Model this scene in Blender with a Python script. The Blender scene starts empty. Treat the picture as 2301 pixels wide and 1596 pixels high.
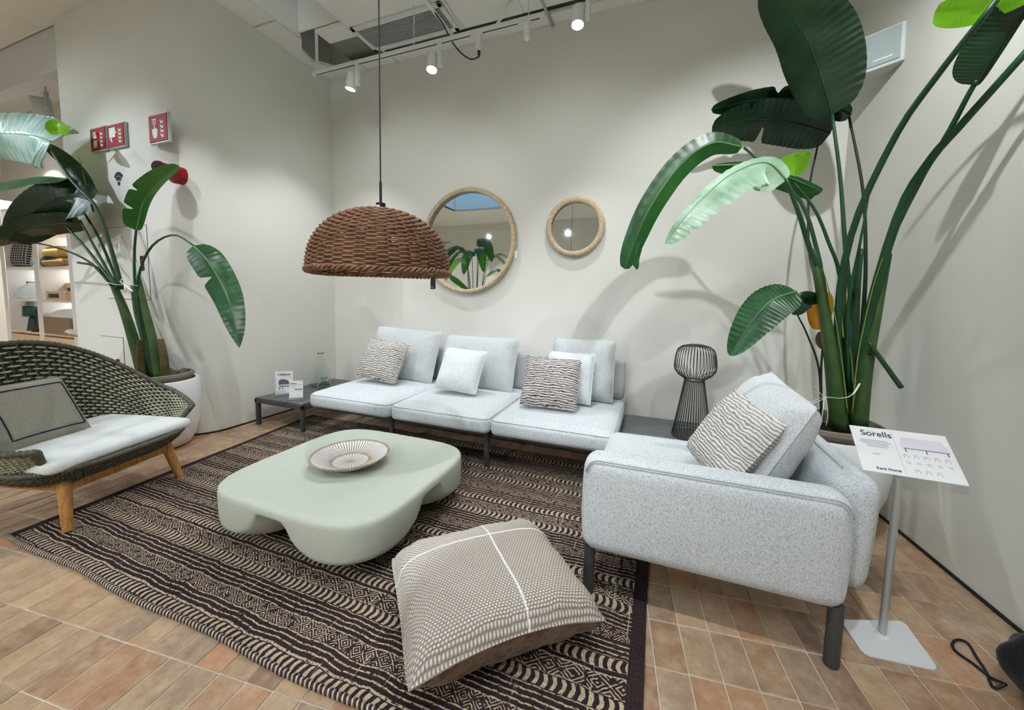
import bpy, bmesh, math, random
import numpy as np
from mathutils import Vector, Matrix, noise as mnoise
random.seed(7)
PI = math.pi
SC = bpy.context.scene
COL = SC.collection

# ------------------------------------------------------------------ camera
F, CX, CY = 852.0, 1150.5, 740.0
PITCH, ROLL, YAW, TILE_YAW = 0.0831, 0.01895, 0.363, 0.2466
CAM_H = 1.3
def cam_rows(p, r, y):
    cy, sy, cp, sp, cr, sr = math.cos(y), math.sin(y), math.cos(p), math.sin(p), math.cos(r), math.sin(r)
    Rz = np.array([[cy, sy, 0], [-sy, cy, 0], [0, 0, 1]])
    B = np.array([[1, 0, 0], [0, 0, -1], [0, 1, 0]])
    Rx = np.array([[1, 0, 0], [0, cp, -sp], [0, sp, cp]])
    Rr = np.array([[cr, -sr, 0], [sr, cr, 0], [0, 0, 1]])
    return Rr @ Rx @ B @ Rz
CM = cam_rows(PITCH, ROLL, YAW)
CP = np.array([0, 0, CAM_H])
def ray(x, y): return CM.T @ np.array([(x - CX) / F, (y - CY) / F, 1.0])
def onz(x, y, z=0.0): d = ray(x, y); return Vector(CP + d * (z - CAM_H) / d[2])
def ony(x, y, Y): d = ray(x, y); return Vector(CP + d * Y / d[1])
def onx(x, y, X): d = ray(x, y); return Vector(CP + d * X / d[0])
def proj(p):
    d = CM @ (np.array(p, float) - CP)
    return (F * d[0] / d[2] + CX, F * d[1] / d[2] + CY, d[2])

cam_d = bpy.data.cameras.new('camera')
cam = bpy.data.objects.new('camera', cam_d); COL.objects.link(cam); SC.camera = cam
cam_d.sensor_width = 36.0; cam_d.lens = F / 2301.0 * 36.0; cam_d.shift_y = -(798.0 - CY) / 2301.0
cam_d.clip_start = 0.02
cam.matrix_world = Matrix(((CM[0][0], -CM[1][0], -CM[2][0], 0), (CM[0][1], -CM[1][1], -CM[2][1], 0),
                           (CM[0][2], -CM[1][2], -CM[2][2], CAM_H), (0, 0, 0, 1)))

# ------------------------------------------------------------------ world, light, exposure
SC.view_settings.view_transform = 'Standard'; SC.view_settings.look = 'None'
SC.view_settings.gamma = 1.0; SC.view_settings.use_curve_mapping = False
SC.view_settings.exposure = 0.27
SC.cycles.use_denoising = True
SC.cycles.use_adaptive_sampling = True; SC.cycles.adaptive_threshold = 0.04
SC.cycles.max_bounces = 10; SC.cycles.diffuse_bounces = 5; SC.cycles.glossy_bounces = 3
SC.cycles.transmission_bounces = 10; SC.cycles.transparent_max_bounces = 8
SC.cycles.sample_clamp_indirect = 6.0; SC.cycles.use_light_tree = False
SC.cycles.caustics_reflective = False; SC.cycles.caustics_refractive = False
W = bpy.data.worlds.new('sky'); SC.world = W; W.use_nodes = True
W.node_tree.nodes['Background'].inputs[0].default_value = (0.20, 0.55, 1.0, 1)
W.node_tree.nodes['Background'].inputs[1].default_value = 1.0

def s(r, g, b, a=1.0):
    f = lambda c: (c / 255 / 12.92) if c / 255 <= 0.04045 else ((c / 255 + 0.055) / 1.055) ** 2.4
    return (f(r), f(g), f(b), a)

def area_light(name, loc, sx, sy, power, color, rot=(0, 0, 0)):
    d = bpy.data.lights.new(name, 'AREA'); d.shape = 'RECTANGLE'; d.size = sx; d.size_y = sy
    d.energy = power; d.color = color
    o = bpy.data.objects.new(name, d); COL.objects.link(o); o.location = loc; o.rotation_euler = rot
    return o
# cool fill light added above the ceiling, away from the skylight the mirrors show
area_light('added_cool_fill', (-1.7, -1.6, 4.42), 2.1, 1.9, 200, (0.72, 0.86, 1.0))

# ------------------------------------------------------------------ node helpers
class NT:
    def __init__(self, name, rough=0.6, metal=0.0, spec=0.3):
        self.m = bpy.data.materials.new(name); self.m.use_nodes = True
        self.nt = self.m.node_tree; self.b = self.nt.nodes['Principled BSDF']
        self.b.inputs['Roughness'].default_value = rough; self.b.inputs['Metallic'].default_value = metal
        self.b.inputs['Specular IOR Level'].default_value = spec
        self._co = None
    def n(self, t, **kw):
        nd = self.nt.nodes.new(t)
        for k, v in kw.items(): setattr(nd, k, v)
        return nd
    def link(self, a, b): self.nt.links.new(a, b)
    def co(self):
        if not self._co: self._co = self.n('ShaderNodeTexCoord').outputs['Object']
        return self._co
    def scaled(self, sx, sy, sz, rot=(0, 0, 0)):
        mp = self.n('ShaderNodeMapping'); mp.inputs['Scale'].default_value = (sx, sy, sz); mp.inputs['Rotation'].default_value = rot
        self.link(self.co(), mp.inputs['Vector']); return mp.outputs[0]
    def xyz(self, v=None):
        sp = self.n('ShaderNodeSeparateXYZ'); self.link(v or self.co(), sp.inputs[0]); return sp.outputs
    def mth(self, op, a, b=None, c=None, clamp=False):
        nd = self.n('ShaderNodeMath', operation=op); nd.use_clamp = clamp
        for i, v in enumerate((a, b, c)):
            if v is None: continue
            if isinstance(v, (int, float)): nd.inputs[i].default_value = v
            else: self.link(v, nd.inputs[i])
        return nd.outputs[0]
    def noise(self, vec=None, scale=5, detail=3, rough=0.5, dist=0.0):
        nd = self.n('ShaderNodeTexNoise'); nd.inputs['Scale'].default_value = scale; nd.inputs['Detail'].default_value = detail
        nd.inputs['Roughness'].default_value = rough; nd.inputs['Distortion'].default_value = dist
        self.link(vec or self.co(), nd.inputs['Vector']); return nd.outputs['Fac']
    def ramp(self, fac, stops):
        nd = self.n('ShaderNodeValToRGB'); cr = nd.color_ramp
        while len(cr.elements) > 1: cr.elements.remove(cr.elements[-1])
        cr.elements[0].position = stops[0][0]; cr.elements[0].color = stops[0][1]
        for p, c in stops[1:]:
            e = cr.elements.new(p); e.color = c
        self.link(fac, nd.inputs[0]); return nd.outputs[0]
    def mix(self, fac, a, b, bt='MIX'):
        nd = self.n('ShaderNodeMix', data_type='RGBA', blend_type=bt)
        for i, v in ((0, fac), (6, a), (7, b)):
            if isinstance(v, (int, float)): nd.inputs[i].default_value = v
            elif isinstance(v, tuple): nd.inputs[i].default_value = v
            else: self.link(v, nd.inputs[i])
        return nd.outputs[2]
    def base(self, v):
        if isinstance(v, tuple): self.b.inputs['Base Color'].default_value = v
        else: self.link(v, self.b.inputs['Base Color'])
    def bump(self, h, strength=0.3, dist=0.002):
        nd = self.n('ShaderNodeBump'); nd.inputs['Strength'].default_value = strength; nd.inputs['Distance'].default_value = dist
        self.link(h, nd.inputs['Height']); self.link(nd.outputs[0], self.b.inputs['Normal'])

def plain(name, c, rough=0.6, metal=0.0, spec=0.3, var=0.06, scale=8.0, bump=0.0):
    t = NT(name, rough, metal, spec)
    n = t.noise(scale=scale, detail=4)
    d = tuple(max(0, x * (1 - var)) for x in c[:3]) + (1,); l = tuple(min(1, x * (1 + var)) for x in c[:3]) + (1,)
    t.base(t.ramp(n, [(0.3, d), (0.7, l)]))
    if bump: t.bump(t.noise(scale=scale * 12, detail=3), bump, 0.002)
    return t.m
def emit(name, c, k):
    t = NT(name, 0.5); t.base((0.8, 0.8, 0.8, 1))
    t.b.inputs['Emission Color'].default_value = c; t.b.inputs['Emission Strength'].default_value = k
    return t.m
def fabric(name, c1, c2, scale=160, bump=0.4, fine=1.0):
    t = NT(name, 0.92, 0, 0.1)
    a = t.noise(t.scaled(1, 1, 0.35), scale * fine, 1, 0.6)
    b = t.noise(t.scaled(0.35, 0.35, 1.2), scale * 1.3 * fine, 1, 0.6)
    h = t.mth('ADD', t.mth('MULTIPLY', a, 0.55), t.mth('MULTIPLY', b, 0.45))
    t.base(t.ramp(h, [(0.36, c1), (0.56, c2)]))
    t.b.inputs['Sheen Weight'].default_value = 0.15
    t.bump(h, bump, 0.003)
    return t.m

# ------------------------------------------------------------------ mesh helpers
def mesh_obj(name, verts, faces, mat=None, parent=None, smooth=False, loc=None):
    me = bpy.data.meshes.new(name); me.from_pydata([tuple(v) for v in verts], [], faces); me.update()
    if smooth: me.polygons.foreach_set('use_smooth', [True] * len(me.polygons))
    o = bpy.data.objects.new(name, me); COL.objects.link(o)
    if mat: me.materials.append(mat)
    if parent: o.parent = parent
    if loc is not None: o.location = loc
    return o
def thing(name, label, cat, loc=(0, 0, 0), rotz=0.0, group=None):
    o = bpy.data.objects.new(name, None); COL.objects.link(o); o.empty_display_size = 0.1
    o.location = loc; o.rotation_euler = (0, 0, rotz); o['label'] = label; o['category'] = cat
    if group: o['group'] = group
    return o
def tag(o, label, cat, group=None):
    o['label'] = label; o['category'] = cat
    if group: o['group'] = group
    return o
def struct(o, label=None):
    o['kind'] = 'structure'
    if label: o['label'] = label
    return o

class G:
    """collects geometry of one mesh"""
    def __init__(self): self.v = []; self.f = []
    def add(self, v, f):
        k = len(self.v); self.v += [Vector(p) for p in v]; self.f += [tuple(i + k for i in q) for q in f]; return self
    def box(self, c, sz, M=None):
        x, y, z = sz[0] / 2, sz[1] / 2, sz[2] / 2
        v = [Vector((a * x, b * y, d * z)) for a in (-1, 1) for b in (-1, 1) for d in (-1, 1)]
        if M is not None: v = [M @ p for p in v]
        v = [p + Vector(c) for p in v]
        return self.add(v, [(0, 1, 3, 2), (4, 6, 7, 5), (0, 4, 5, 1), (2, 3, 7, 6), (0, 2, 6, 4), (1, 5, 7, 3)])
    def rbox(self, c, sz, r=0.006, seg=2, M=None):
        bm = bmesh.new(); bmesh.ops.create_cube(bm, size=1.0)
        for p in bm.verts: p.co = Vector((p.co.x * sz[0], p.co.y * sz[1], p.co.z * sz[2]))
        r = min(r, 0.49 * min(sz))
        bmesh.ops.bevel(bm, geom=list(bm.edges), offset=r, segments=seg, affect='EDGES', profile=0.5)
        bm.verts.index_update()
        v = [(M @ p.co if M is not None else p.co) + Vector(c) for p in bm.verts]; f = [[q.index for q in g.verts] for g in bm.faces]
        bm.free(); return self.add(v, f)
    def tube(self, pts, r, sides=8, caps=True, flat=None, closed=False):
        pts = [Vector(p) for p in pts]; n = len(pts)
        rr = r if isinstance(r, (list, tuple)) else [r] * n
        base = len(self.v); prev = None
        for i, p in enumerate(pts):
            if closed: t = (pts[(i + 1) % n] - pts[i - 1]).normalized()
            else: t = (pts[min(i + 1, n - 1)] - pts[max(i - 1, 0)]).normalized()
            if prev is None:
                a = Vector((0, 0, 1)) if abs(t.z) < 0.9 else Vector((1, 0, 0))
                u = (a - t * a.dot(t)).normalized()
            else:
                u = prev - t * prev.dot(t)
                u = u.normalized() if u.length > 1e-6 else t.orthogonal().normalized()
            prev = u; w = t.cross(u)
            fl = flat if flat else 1.0
            for k in range(sides):
                a = 2 * PI * k / sides
                self.v.append(p + (u * math.cos(a) * fl + w * math.sin(a)) * rr[i])
        for i in range(n if closed else n - 1):
            j = (i + 1) % n
            for k in range(sides):
                k2 = (k + 1) % sides
                self.f.append((base + i * sides + k, base + i * sides + k2, base + j * sides + k2, base + j * sides + k))
        if caps and not closed:
            self.f.append(tuple(base + k for k in reversed(range(sides)))); self.f.append(tuple(base + (n - 1) * sides + k for k in range(sides)))
        return self
    def cyl(self, a, b, r, sides=16): return self.tube([a, b], r, sides)
    def lathe(self, prof, seg=32, c=(0, 0, 0), closed=False, axis=None, caps=True):
        base = len(self.v); c = Vector(c); n = len(prof)
        for (r, z) in prof:
            for k in range(seg):
                a = 2 * PI * k / seg; p = Vector((r * math.cos(a), r * math.sin(a), z))
                if axis is not None: p = axis @ p
                self.v.append(c + p)
        for i in range(n - 1 if not closed else n):
            j = (i + 1) % n
            for k in range(seg):
                k2 = (k + 1) % seg
                self.f.append((base + i * seg + k, base + i * seg + k2, base + j * seg + k2, base + j * seg + k))
        if not closed and caps:
            if prof[0][0] > 0.0011: self.f.append(tuple(base + k for k in reversed(range(seg))))
            if prof[-1][0] > 0.0011: self.f.append(tuple(base + (n - 1) * seg + k for k in range(seg)))
        return self
    def prism(self, poly, h0, h1, T=lambda x, y, z: (x, y, z)):
        n = len(poly); v = [T(x, y, h0) for x, y in poly] + [T(x, y, h1) for x, y in poly]
        f = [tuple(reversed(range(n))), tuple(range(n, 2 * n))] + [(i, (i + 1) % n, n + (i + 1) % n, n + i) for i in range(n)]
        return self.add(v, f)
    def grid(self, fn, nu, nv, wrap_u=False):
        base = len(self.v); mu = nu if wrap_u else nu + 1
        for j in range(nv + 1):
            for i in range(mu): self.v.append(Vector(fn(i / nu, j / nv)))
        for j in range(nv):
            for i in range(nu):
                i2 = (i + 1) % mu
                self.f.append((base + j * mu + i, base + j * mu + i2, base + (j + 1) * mu + i2, base + (j + 1) * mu + i))
        return self
    def make(self, name, mat=None, parent=None, smooth=False, loc=None):
        return mesh_obj(name, self.v, self.f, mat, parent, smooth, loc)

def smooth_angle(o, deg=35):
    """flat where edges are sharp, smooth elsewhere"""
    me = o.data; me.polygons.foreach_set('use_smooth', [True] * len(me.polygons))
    bm = bmesh.new(); bm.from_mesh(me)
    for e in bm.edges:
        if len(e.link_faces) == 2 and e.calc_face_angle(0) > math.radians(deg): e.smooth = False
    bm.to_mesh(me); bm.free(); return o

def softbox(w, d, h, r, bulge=0.0, n=14, side=0.0, seed=0, wrinkle=0.0):
    """upholstered block: rounded edges, crowned top; centred in x,y and standing on z=0"""
    g = G(); hw, hd, hh = w / 2, d / 2, h / 2
    def warp(p):
        q = Vector((max(-(hw - r), min(hw - r, p.x)), max(-(hd - r), min(hd - r, p.y)), max(-(hh - r), min(hh - r, p.z))))
        e = p - q
        out = q + (e.normalized() * r if e.length > 1e-9 else e)
        fx, fy, fz = 1 - (p.x / hw) ** 2, 1 - (p.y / hd) ** 2, 1 - (p.z / hh) ** 2
        if p.z > hh - 1e-6: out.z += bulge * max(0, fx) ** 0.7 * max(0, fy) ** 0.7
        out.y += side * max(0, fz) * (1 if p.y > hd - 1e-6 else (-1 if p.y < -hd + 1e-6 else 0)) * max(0, fx) ** 0.5
        out.x += side * max(0, fz) * (1 if p.x > hw - 1e-6 else (-1 if p.x < -hw + 1e-6 else 0)) * max(0, fy) ** 0.5
        if wrinkle: out += Vector((0, 0, 1)) * wrinkle * mnoise.noise(Vector((out.x * 9 + seed, out.y * 9, out.z * 9)))
        out.z += hh
        return out
    S = lambda u: math.copysign(1 - (1 - abs(2 * u - 1)) ** 1.35 if False else abs(2 * u - 1) ** 0.8, 2 * u - 1)
    for ax in range(3):
        for sg in (-1, 1):
            def fn(u, v):
                a, b = S(u), S(v)
                if ax == 0: p = Vector((sg * hw, a * sg * hd, b * hh))
                elif ax == 1: p = Vector((-a * sg * hw, sg * hd, b * hh))
                else: p = Vector((a * hw, b * sg * hd, sg * hh))
                return warp(p)
            g.grid(fn, n, n)
    return g

def weld(o, d=0.0004):
    bm = bmesh.new(); bm.from_mesh(o.data); bmesh.ops.remove_doubles(bm, verts=bm.verts, dist=d); bm.normal_update()
    bmesh.ops.recalc_face_normals(bm, faces=bm.faces); bm.to_mesh(o.data); bm.free(); return o

def pillow_pts(w, h, t, n=26, pinch=0.05, sag=0.0, seed=0, wr=0.006, arch=0.0, full=(3.4, 0.6)):
    """scatter cushion in its own xz plane, thickness along y; returns fn(side,u,v)"""
    def fn(side, u, v):
        a, b = 2 * u - 1, 2 * v - 1
        th = ((1 - abs(a) ** full[0]) * (1 - abs(b) ** full[0])) if abs(a) < 1 and abs(b) < 1 else 0.0
        th = max(0, th) ** full[1] * t / 2
        rd = .028 * abs(a * b) ** 6
        x = a * w / 2 * (1 - pinch * (1 - b * b) - rd); z = b * h / 2 * (1 - pinch * (1 - a * a) - rd)
        z -= sag * (1 - a * a) * max(0, b) ** 2
        e = (abs(a) ** 4 + abs(b) ** 4)
        wv = wr * mnoise.noise(Vector((x * 11 + seed * 3.7, z * 11, side * 2.0))) + 0.6 * wr * mnoise.noise(Vector((x * 27 + seed, z * 27, side)))
        lift = -arch * (1 - a * a) * max(0, -b) ** 3
        return Vector((x, lift + side * (th + wv * (0.3 + min(1, e)) * (1 if th > 1e-4 else 0)), z))
    return fn
def cushion(name, frame, w, h, t, mat, label, cat='cushion', group=None, n=26, pinch=0.05, sag=0.0, seed=0, piping=None, back=None, wr=0.006, top_level=True, parent=None, arch=0.0, full=(3.4, 0.6)):
    """frame: 4x4 with x right, y out of the front face (-y front), z up. One mesh (front+back) plus seam child"""
    fn = pillow_pts(w, h, t, n, pinch, sag, seed, wr, arch, full)
    root = thing(name, label, cat, group=group) if top_level else None
    if top_level: root.matrix_world = frame
    fr = G().grid(lambda u, v: fn(-1, u, v), n, n).make('front_cover', mat, root or parent, True)
    bk = G().grid(lambda u, v: fn(1, 1 - u, v), n, n).make('back_cover', back or mat, root or parent, True)
    edge = [fn(-1, u, 0) for u in np.linspace(0, 1, n)] + [fn(-1, 1, v) for v in np.linspace(0, 1, n)[1:]] + \
           [fn(-1, u, 1) for u in np.linspace(1, 0, n)[1:]] + [fn(-1, 0, v) for v in np.linspace(1, 0, n)[1:-1]]
    G().tube(edge, 0.0035 if not piping else 0.005, 6, closed=True).make('seam', piping or mat, root or parent, True)
    return root
def frame4(c, right, up):
    right = Vector(right).normalized(); up = Vector(up); up = (up - right * up.dot(right)).normalized()
    y = up.cross(right)
    return Matrix(((right.x, y.x, up.x, c[0]), (right.y, y.y, up.y, c[1]), (right.z, y.z, up.z, c[2]), (0, 0, 0, 1)))
def quad_frame(tl, tr, br, bl):
    c = (tl + tr + br + bl) / 4; rt = (tr + br - tl - bl) / 2; up = (tl + tr - bl - br) / 2
    return frame4(c, rt, up), rt.length, up.length

def text_mesh(body, size, mat, name, parent, frame, bold=0.0, align='LEFT', shear=0.0):
    cu = bpy.data.curves.new('lettering', 'FONT'); cu.body = body; cu.size = size; cu.offset = bold; cu.align_x = align; cu.shear = shear
    cu.extrude = 0.0002
    tmp = bpy.data.objects.new('tmp', cu); COL.objects.link(tmp)
    dg = bpy.context.evaluated_depsgraph_get(); dg.update()
    me = bpy.data.meshes.new_from_object(tmp.evaluated_get(dg))
    bpy.data.objects.remove(tmp); bpy.data.curves.remove(cu)
    me.materials.clear(); me.materials.append(mat); me.name = name
    o = bpy.data.objects.new(name, me); COL.objects.link(o); o.parent = parent; o.matrix_local = frame
    return o
# ------------------------------------------------------------------ materials
def wall_mat(name, c):
    t = NT(name, 0.85, 0, 0.15)
    n = t.noise(scale=1.3, detail=2); t.base(t.ramp(n, [(0.25, tuple(x * 0.97 for x in c[:3]) + (1,)), (0.75, c)])); return t.m
M = {}
M['wall'] = wall_mat('plaster_warm_white', s(229, 228, 221))
M['wall_cool'] = wall_mat('plaster_grey_white', s(216, 219, 220))
M['ceiling'] = wall_mat('ceiling_paint', s(243, 243, 238))
M['ceil_dark'] = plain('void_shade_grey', s(150, 150, 140), 0.9)  # roof grey, its dark tone also paints shade into the ceiling slot
M['skirting'] = plain('dark_skirting', s(48, 44, 42), 0.6)
def tile_mat():
    t = NT('terracotta_tile', 0.48, 0, 0.35)
    oi = t.n('ShaderNodeObjectInfo').outputs['Random']; ge = t.n('ShaderNodeNewGeometry').outputs['Random Per Island']
    r = t.mth('FRACT', t.mth('ADD', oi, ge))
    c = t.ramp(r, [(0.0, s(146, 108, 84)), (0.2, s(178, 146, 116)), (0.38, s(150, 128, 110)), (0.55, s(192, 160, 126)), (0.7, s(128, 100, 84)), (0.85, s(186, 136, 100)), (1.0, s(158, 130, 106))])
    wn = t.n('ShaderNodeTexNoise', noise_dimensions='4D'); wn.inputs['Scale'].default_value = 16; wn.inputs['Detail'].default_value = 5; wn.inputs['Roughness'].default_value = 0.6
    t.link(t.co(), wn.inputs['Vector']); t.link(t.mth('MULTIPLY', r, 40), wn.inputs['W'])
    c = t.mix(t.mth('MULTIPLY', t.mth('SUBTRACT', wn.outputs['Fac'], 0.38, clamp=True), 1.7, clamp=True), c, s(206, 184, 156))
    w2 = t.n('ShaderNodeTexNoise', noise_dimensions='4D'); w2.inputs['Scale'].default_value = 60; w2.inputs['Detail'].default_value = 4
    t.link(t.co(), w2.inputs['Vector']); t.link(t.mth('MULTIPLY', r, 17), w2.inputs['W'])
    c = t.mix(t.mth('MULTIPLY', t.mth('SUBTRACT', w2.outputs['Fac'], 0.5, clamp=True), 1.2, clamp=True), c, s(118, 86, 66))
    t.base(c); return t.m
M['tile'] = tile_mat()
M['grout'] = plain('pale_grout', s(214, 200, 180), 0.9, scale=30)
M['sofa'] = fabric('pale_grey_boucle', s(168, 174, 180), s(214, 219, 222), 300, 0.3)
M['sofa_b'] = fabric('grey_backrest_fabric', s(150, 153, 156), s(188, 190, 191), 300, 0.35)
M['backcush'] = fabric('grey_cushion_fabric', s(164, 169, 172), s(202, 206, 207), 300, 0.25)
M['whitecush'] = fabric('pale_cushion_fabric', s(188, 193, 197), s(226, 230, 232), 300, 0.25)
M['dark_metal'] = plain('anthracite_metal', s(70, 72, 72), 0.45, 0.0, 0.4)
M['dark_slat'] = plain('anthracite_slat', s(86, 90, 90), 0.35, 0.0, 0.5)
def wood(name, c1, c2, sc=(2, 2, 30), rough=0.5):
    t = NT(name, rough, 0, 0.3); n = t.noise(t.scaled(*sc), 6, 5, 0.6, 0.4)
    t.base(t.ramp(n, [(0.3, c1), (0.7, c2)])); t.bump(n, 0.15, 0.001); return t.m
M['oak'] = wood('warm_teak', s(150, 98, 50), s(196, 146, 90), (14, 14, 2))
M['oak_pale'] = wood('limed_wood', s(172, 152, 124), s(214, 196, 166), (6, 3, 6))
M['shelf_wood'] = wood('pale_shelf_wood', s(206, 178, 146), s(226, 202, 174), (3, 10, 3))
M['white'] = plain('white_lacquer', s(232, 234, 234), 0.4, 0, 0.4, 0.02)
M['white_metal'] = plain('white_powder_coat', s(225, 228, 228), 0.4, 0, 0.4, 0.02)
M['pot'] = plain('white_pot', s(234, 236, 236), 0.55, 0, 0.3, 0.02, 20)
M['planter'] = plain('taupe_planter', s(128, 118, 108), 0.7, 0, 0.2, 0.05, 6, 0.1)
M['soil'] = plain('dark_soil', s(48, 38, 30), 0.95, 0, 0.1, 0.4, 60, 0.8)
M['black'] = plain('black_plastic', s(22, 22, 24), 0.45, 0, 0.4, 0.05)
M['black_cloth'] = fabric('black_cloth', s(12, 12, 13), s(30, 30, 32), 200, 0.4)
M['coffee'] = plain('sage_grey_cement', s(190, 196, 184), 0.55, 0, 0.3, 0.02, 30, 0.03)
M['lens'] = emit('lamp_lens', (0.86, 0.93, 1.0, 1), 24.0)
M['lens'].cycles.emission_sampling = 'NONE'
M['strip'] = emit('shelf_light', (1.0, 0.92, 0.88, 1), 22.0)
M['screen'] = emit('screen_glow', (0.25, 0.45, 1.0, 1), 1.5)
M['mirror'] = plain('mirror_silver', (0.86, 0.9, 0.9, 1), 0.02, 1.0, 0.5, 0.0)
M['ink'] = plain('printed_ink', s(62, 66, 84), 0.8, 0, 0.1, 0.02)
M['ink_pale'] = plain('printed_pale_ink', s(160, 164, 176), 0.8, 0, 0.1, 0.02)
M['red'] = plain('sign_red', s(146, 14, 28), 0.5, 0, 0.2, 0.03)
M['red_plastic'] = plain('alarm_red', s(140, 16, 24), 0.5, 0, 0.3, 0.03)
M['sign_white'] = plain('sign_white', s(222, 230, 220), 0.5, 0, 0.3, 0.02)
M['acrylic'] = plain('grey_acrylic', s(176, 180, 182), 0.35, 0, 0.5, 0.02)
def leafm(name, c1, c2, tr=0.25, c3=None, rough=0.32):
    t = NT(name, rough, 0, 0.45)
    n = t.noise(scale=7, detail=4); col = t.ramp(n, [(0.3, c1), (0.7, c2)])
    t.base(col)
    # blend with light passing through the blade
    tl = t.n('ShaderNodeBsdfTranslucent'); 
    tl.inputs[0].default_value = c3 or tuple(min(1, x * k) for x, k in zip(c2[:3], (2.2, 1.9, 1.2))) + (1,)
    mx = t.n('ShaderNodeMixShader'); mx.inputs[0].default_value = tr
    out = t.nt.nodes['Material Output']
    t.link(t.b.outputs[0], mx.inputs[1]); t.link(tl.outputs[0], mx.inputs[2]); t.link(mx.outputs[0], out.inputs[0])
    return t.m
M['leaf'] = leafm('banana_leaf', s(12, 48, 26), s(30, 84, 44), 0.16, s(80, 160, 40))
M['leaf_dark'] = leafm('dark_leaf', s(8, 30, 17), s(18, 52, 28), 0.08)  # darker green, also stands in for shadow on the rear leaves
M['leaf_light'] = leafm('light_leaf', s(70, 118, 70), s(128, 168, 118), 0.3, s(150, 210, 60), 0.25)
M['leaf_pale'] = leafm('gloss_painted_leaf', s(122, 160, 132), s(196, 220, 204), 0.2, s(170, 220, 110), 0.22)  # whitish gloss on the blade painted into its base colour
M['leaf_glare'] = leafm('glare_painted_leaf', s(150, 188, 182), s(222, 238, 236), 0.2, s(170, 220, 110), 0.22)  # skylight glare painted in as a near-white leaf colour
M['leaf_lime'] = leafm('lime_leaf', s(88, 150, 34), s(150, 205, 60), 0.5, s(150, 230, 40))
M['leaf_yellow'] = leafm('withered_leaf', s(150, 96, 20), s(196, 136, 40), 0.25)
M['petiole'] = plain('leaf_stalk', s(28, 68, 40), 0.4, 0, 0.4, 0.25, 5)
M['sheath'] = plain('stalk_sheath', s(58, 84, 42), 0.5, 0, 0.3, 0.35, 9)
M['dry'] = plain('dry_sheath', s(92, 78, 54), 0.8, 0, 0.1, 0.3, 14)
M['ribbon'] = plain('white_tie', s(232, 230, 222), 0.8, 0, 0.1, 0.03)
M['midrib'] = plain('pale_midrib', s(96, 138, 84), 0.4, 0, 0.3, 0.1)
M['petiole_dark'] = plain('dark_stalk', s(22, 40, 28), 0.45, 0, 0.3, 0.2)

# ------------------------------------------------------------------ setting
D = 3.635; XL = -3.75; ZC = 3.85
def xr(y): return 1.356 + (2.737 - y) * 0.0917
ARC_C = Vector((-4.10, 2.35)); ARC_R = 0.35
def plate(x0, x1, y0, y1, z0, z1):
    return G().box(((x0 + x1) / 2, (y0 + y1) / 2, (z0 + z1) / 2), (x1 - x0, y1 - y0, z1 - z0))
struct(plate(-4.0, 1.6, D, D + 0.12, 0, 4.5).make('wall_back', M['wall']), 'pale wall behind the sofa')
arc = [(ARC_C.x + ARC_R * math.cos(a), ARC_C.y + ARC_R * math.sin(a)) for a in np.linspace(0, -PI / 2, 21)]
poly = [(XL, D + 0.1)] + arc + [(-5.45, 2.0), (-5.45, 2.2), (-4.1, 2.2), (-3.95, 2.35), (-3.95, D + 0.1)]
wl = G().prism(poly, 0, 4.5).make('wall_left', M['wall']); struct(wl, 'pale wall rounding a corner on the left')
smooth_angle(wl, 20)
poly = [(xr(D + 0.1), D + 0.1), (xr(-5), -5), (xr(-5) + 0.12, -5), (xr(D + 0.1) + 0.12, D + 0.1)]
struct(G().prism(poly, 0, 4.5).make('wall_right', M['wall']), 'pale wall on the right')
struct(plate(-10.1, 2.3, -5.12, -5.0, 0, 4.5).make('wall_rear', M['wall']))
struct(plate(-10.12, -10.0, -5.0, 2.95, 0, 4.5).make('wall_side', M['wall']))
struct(plate(-10.0, -5.45, 2.06, 2.18, 3.45, 4.5).make('wall_header', M['wall_cool']))
struct(plate(-10.0, -3.95, 2.95, 3.05, 0, 4.5).make('wall_far', M['wall']))
# skirting lines
g = G(); pts = [(XL + 0.003, D), (XL + 0.003, 2.35)] + [(ARC_C.x + (ARC_R + .003) * math.cos(a), ARC_C.y + (ARC_R + .003) * math.sin(a)) for a in np.linspace(0, -PI / 2, 17)] + [(-5.45, 1.997)]
for a, b in zip(pts, pts[1:]):
    a, b = Vector((a[0], a[1], 0)), Vector((b[0], b[1], 0)); g.add([a, b, b + Vector((0, 0, .018)), a + Vector((0, 0, .018))], [(0, 1, 2, 3)])
struct(g.make('baseboard_left', M['skirting']))
g = G(); a = Vector((xr(D) - .004, D, 0)); b = Vector((xr(-2) - .004, -2, 0))
g.add([a, b, b + Vector((0, 0, .022)), a + Vector((0, 0, .022))], [(0, 1, 2, 3)]); struct(g.make('baseboard_right', M['skirting']))
struct(plate(XL, 1.28, D - .004, D, 0, .02).make('baseboard_back', M['skirting']))

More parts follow.
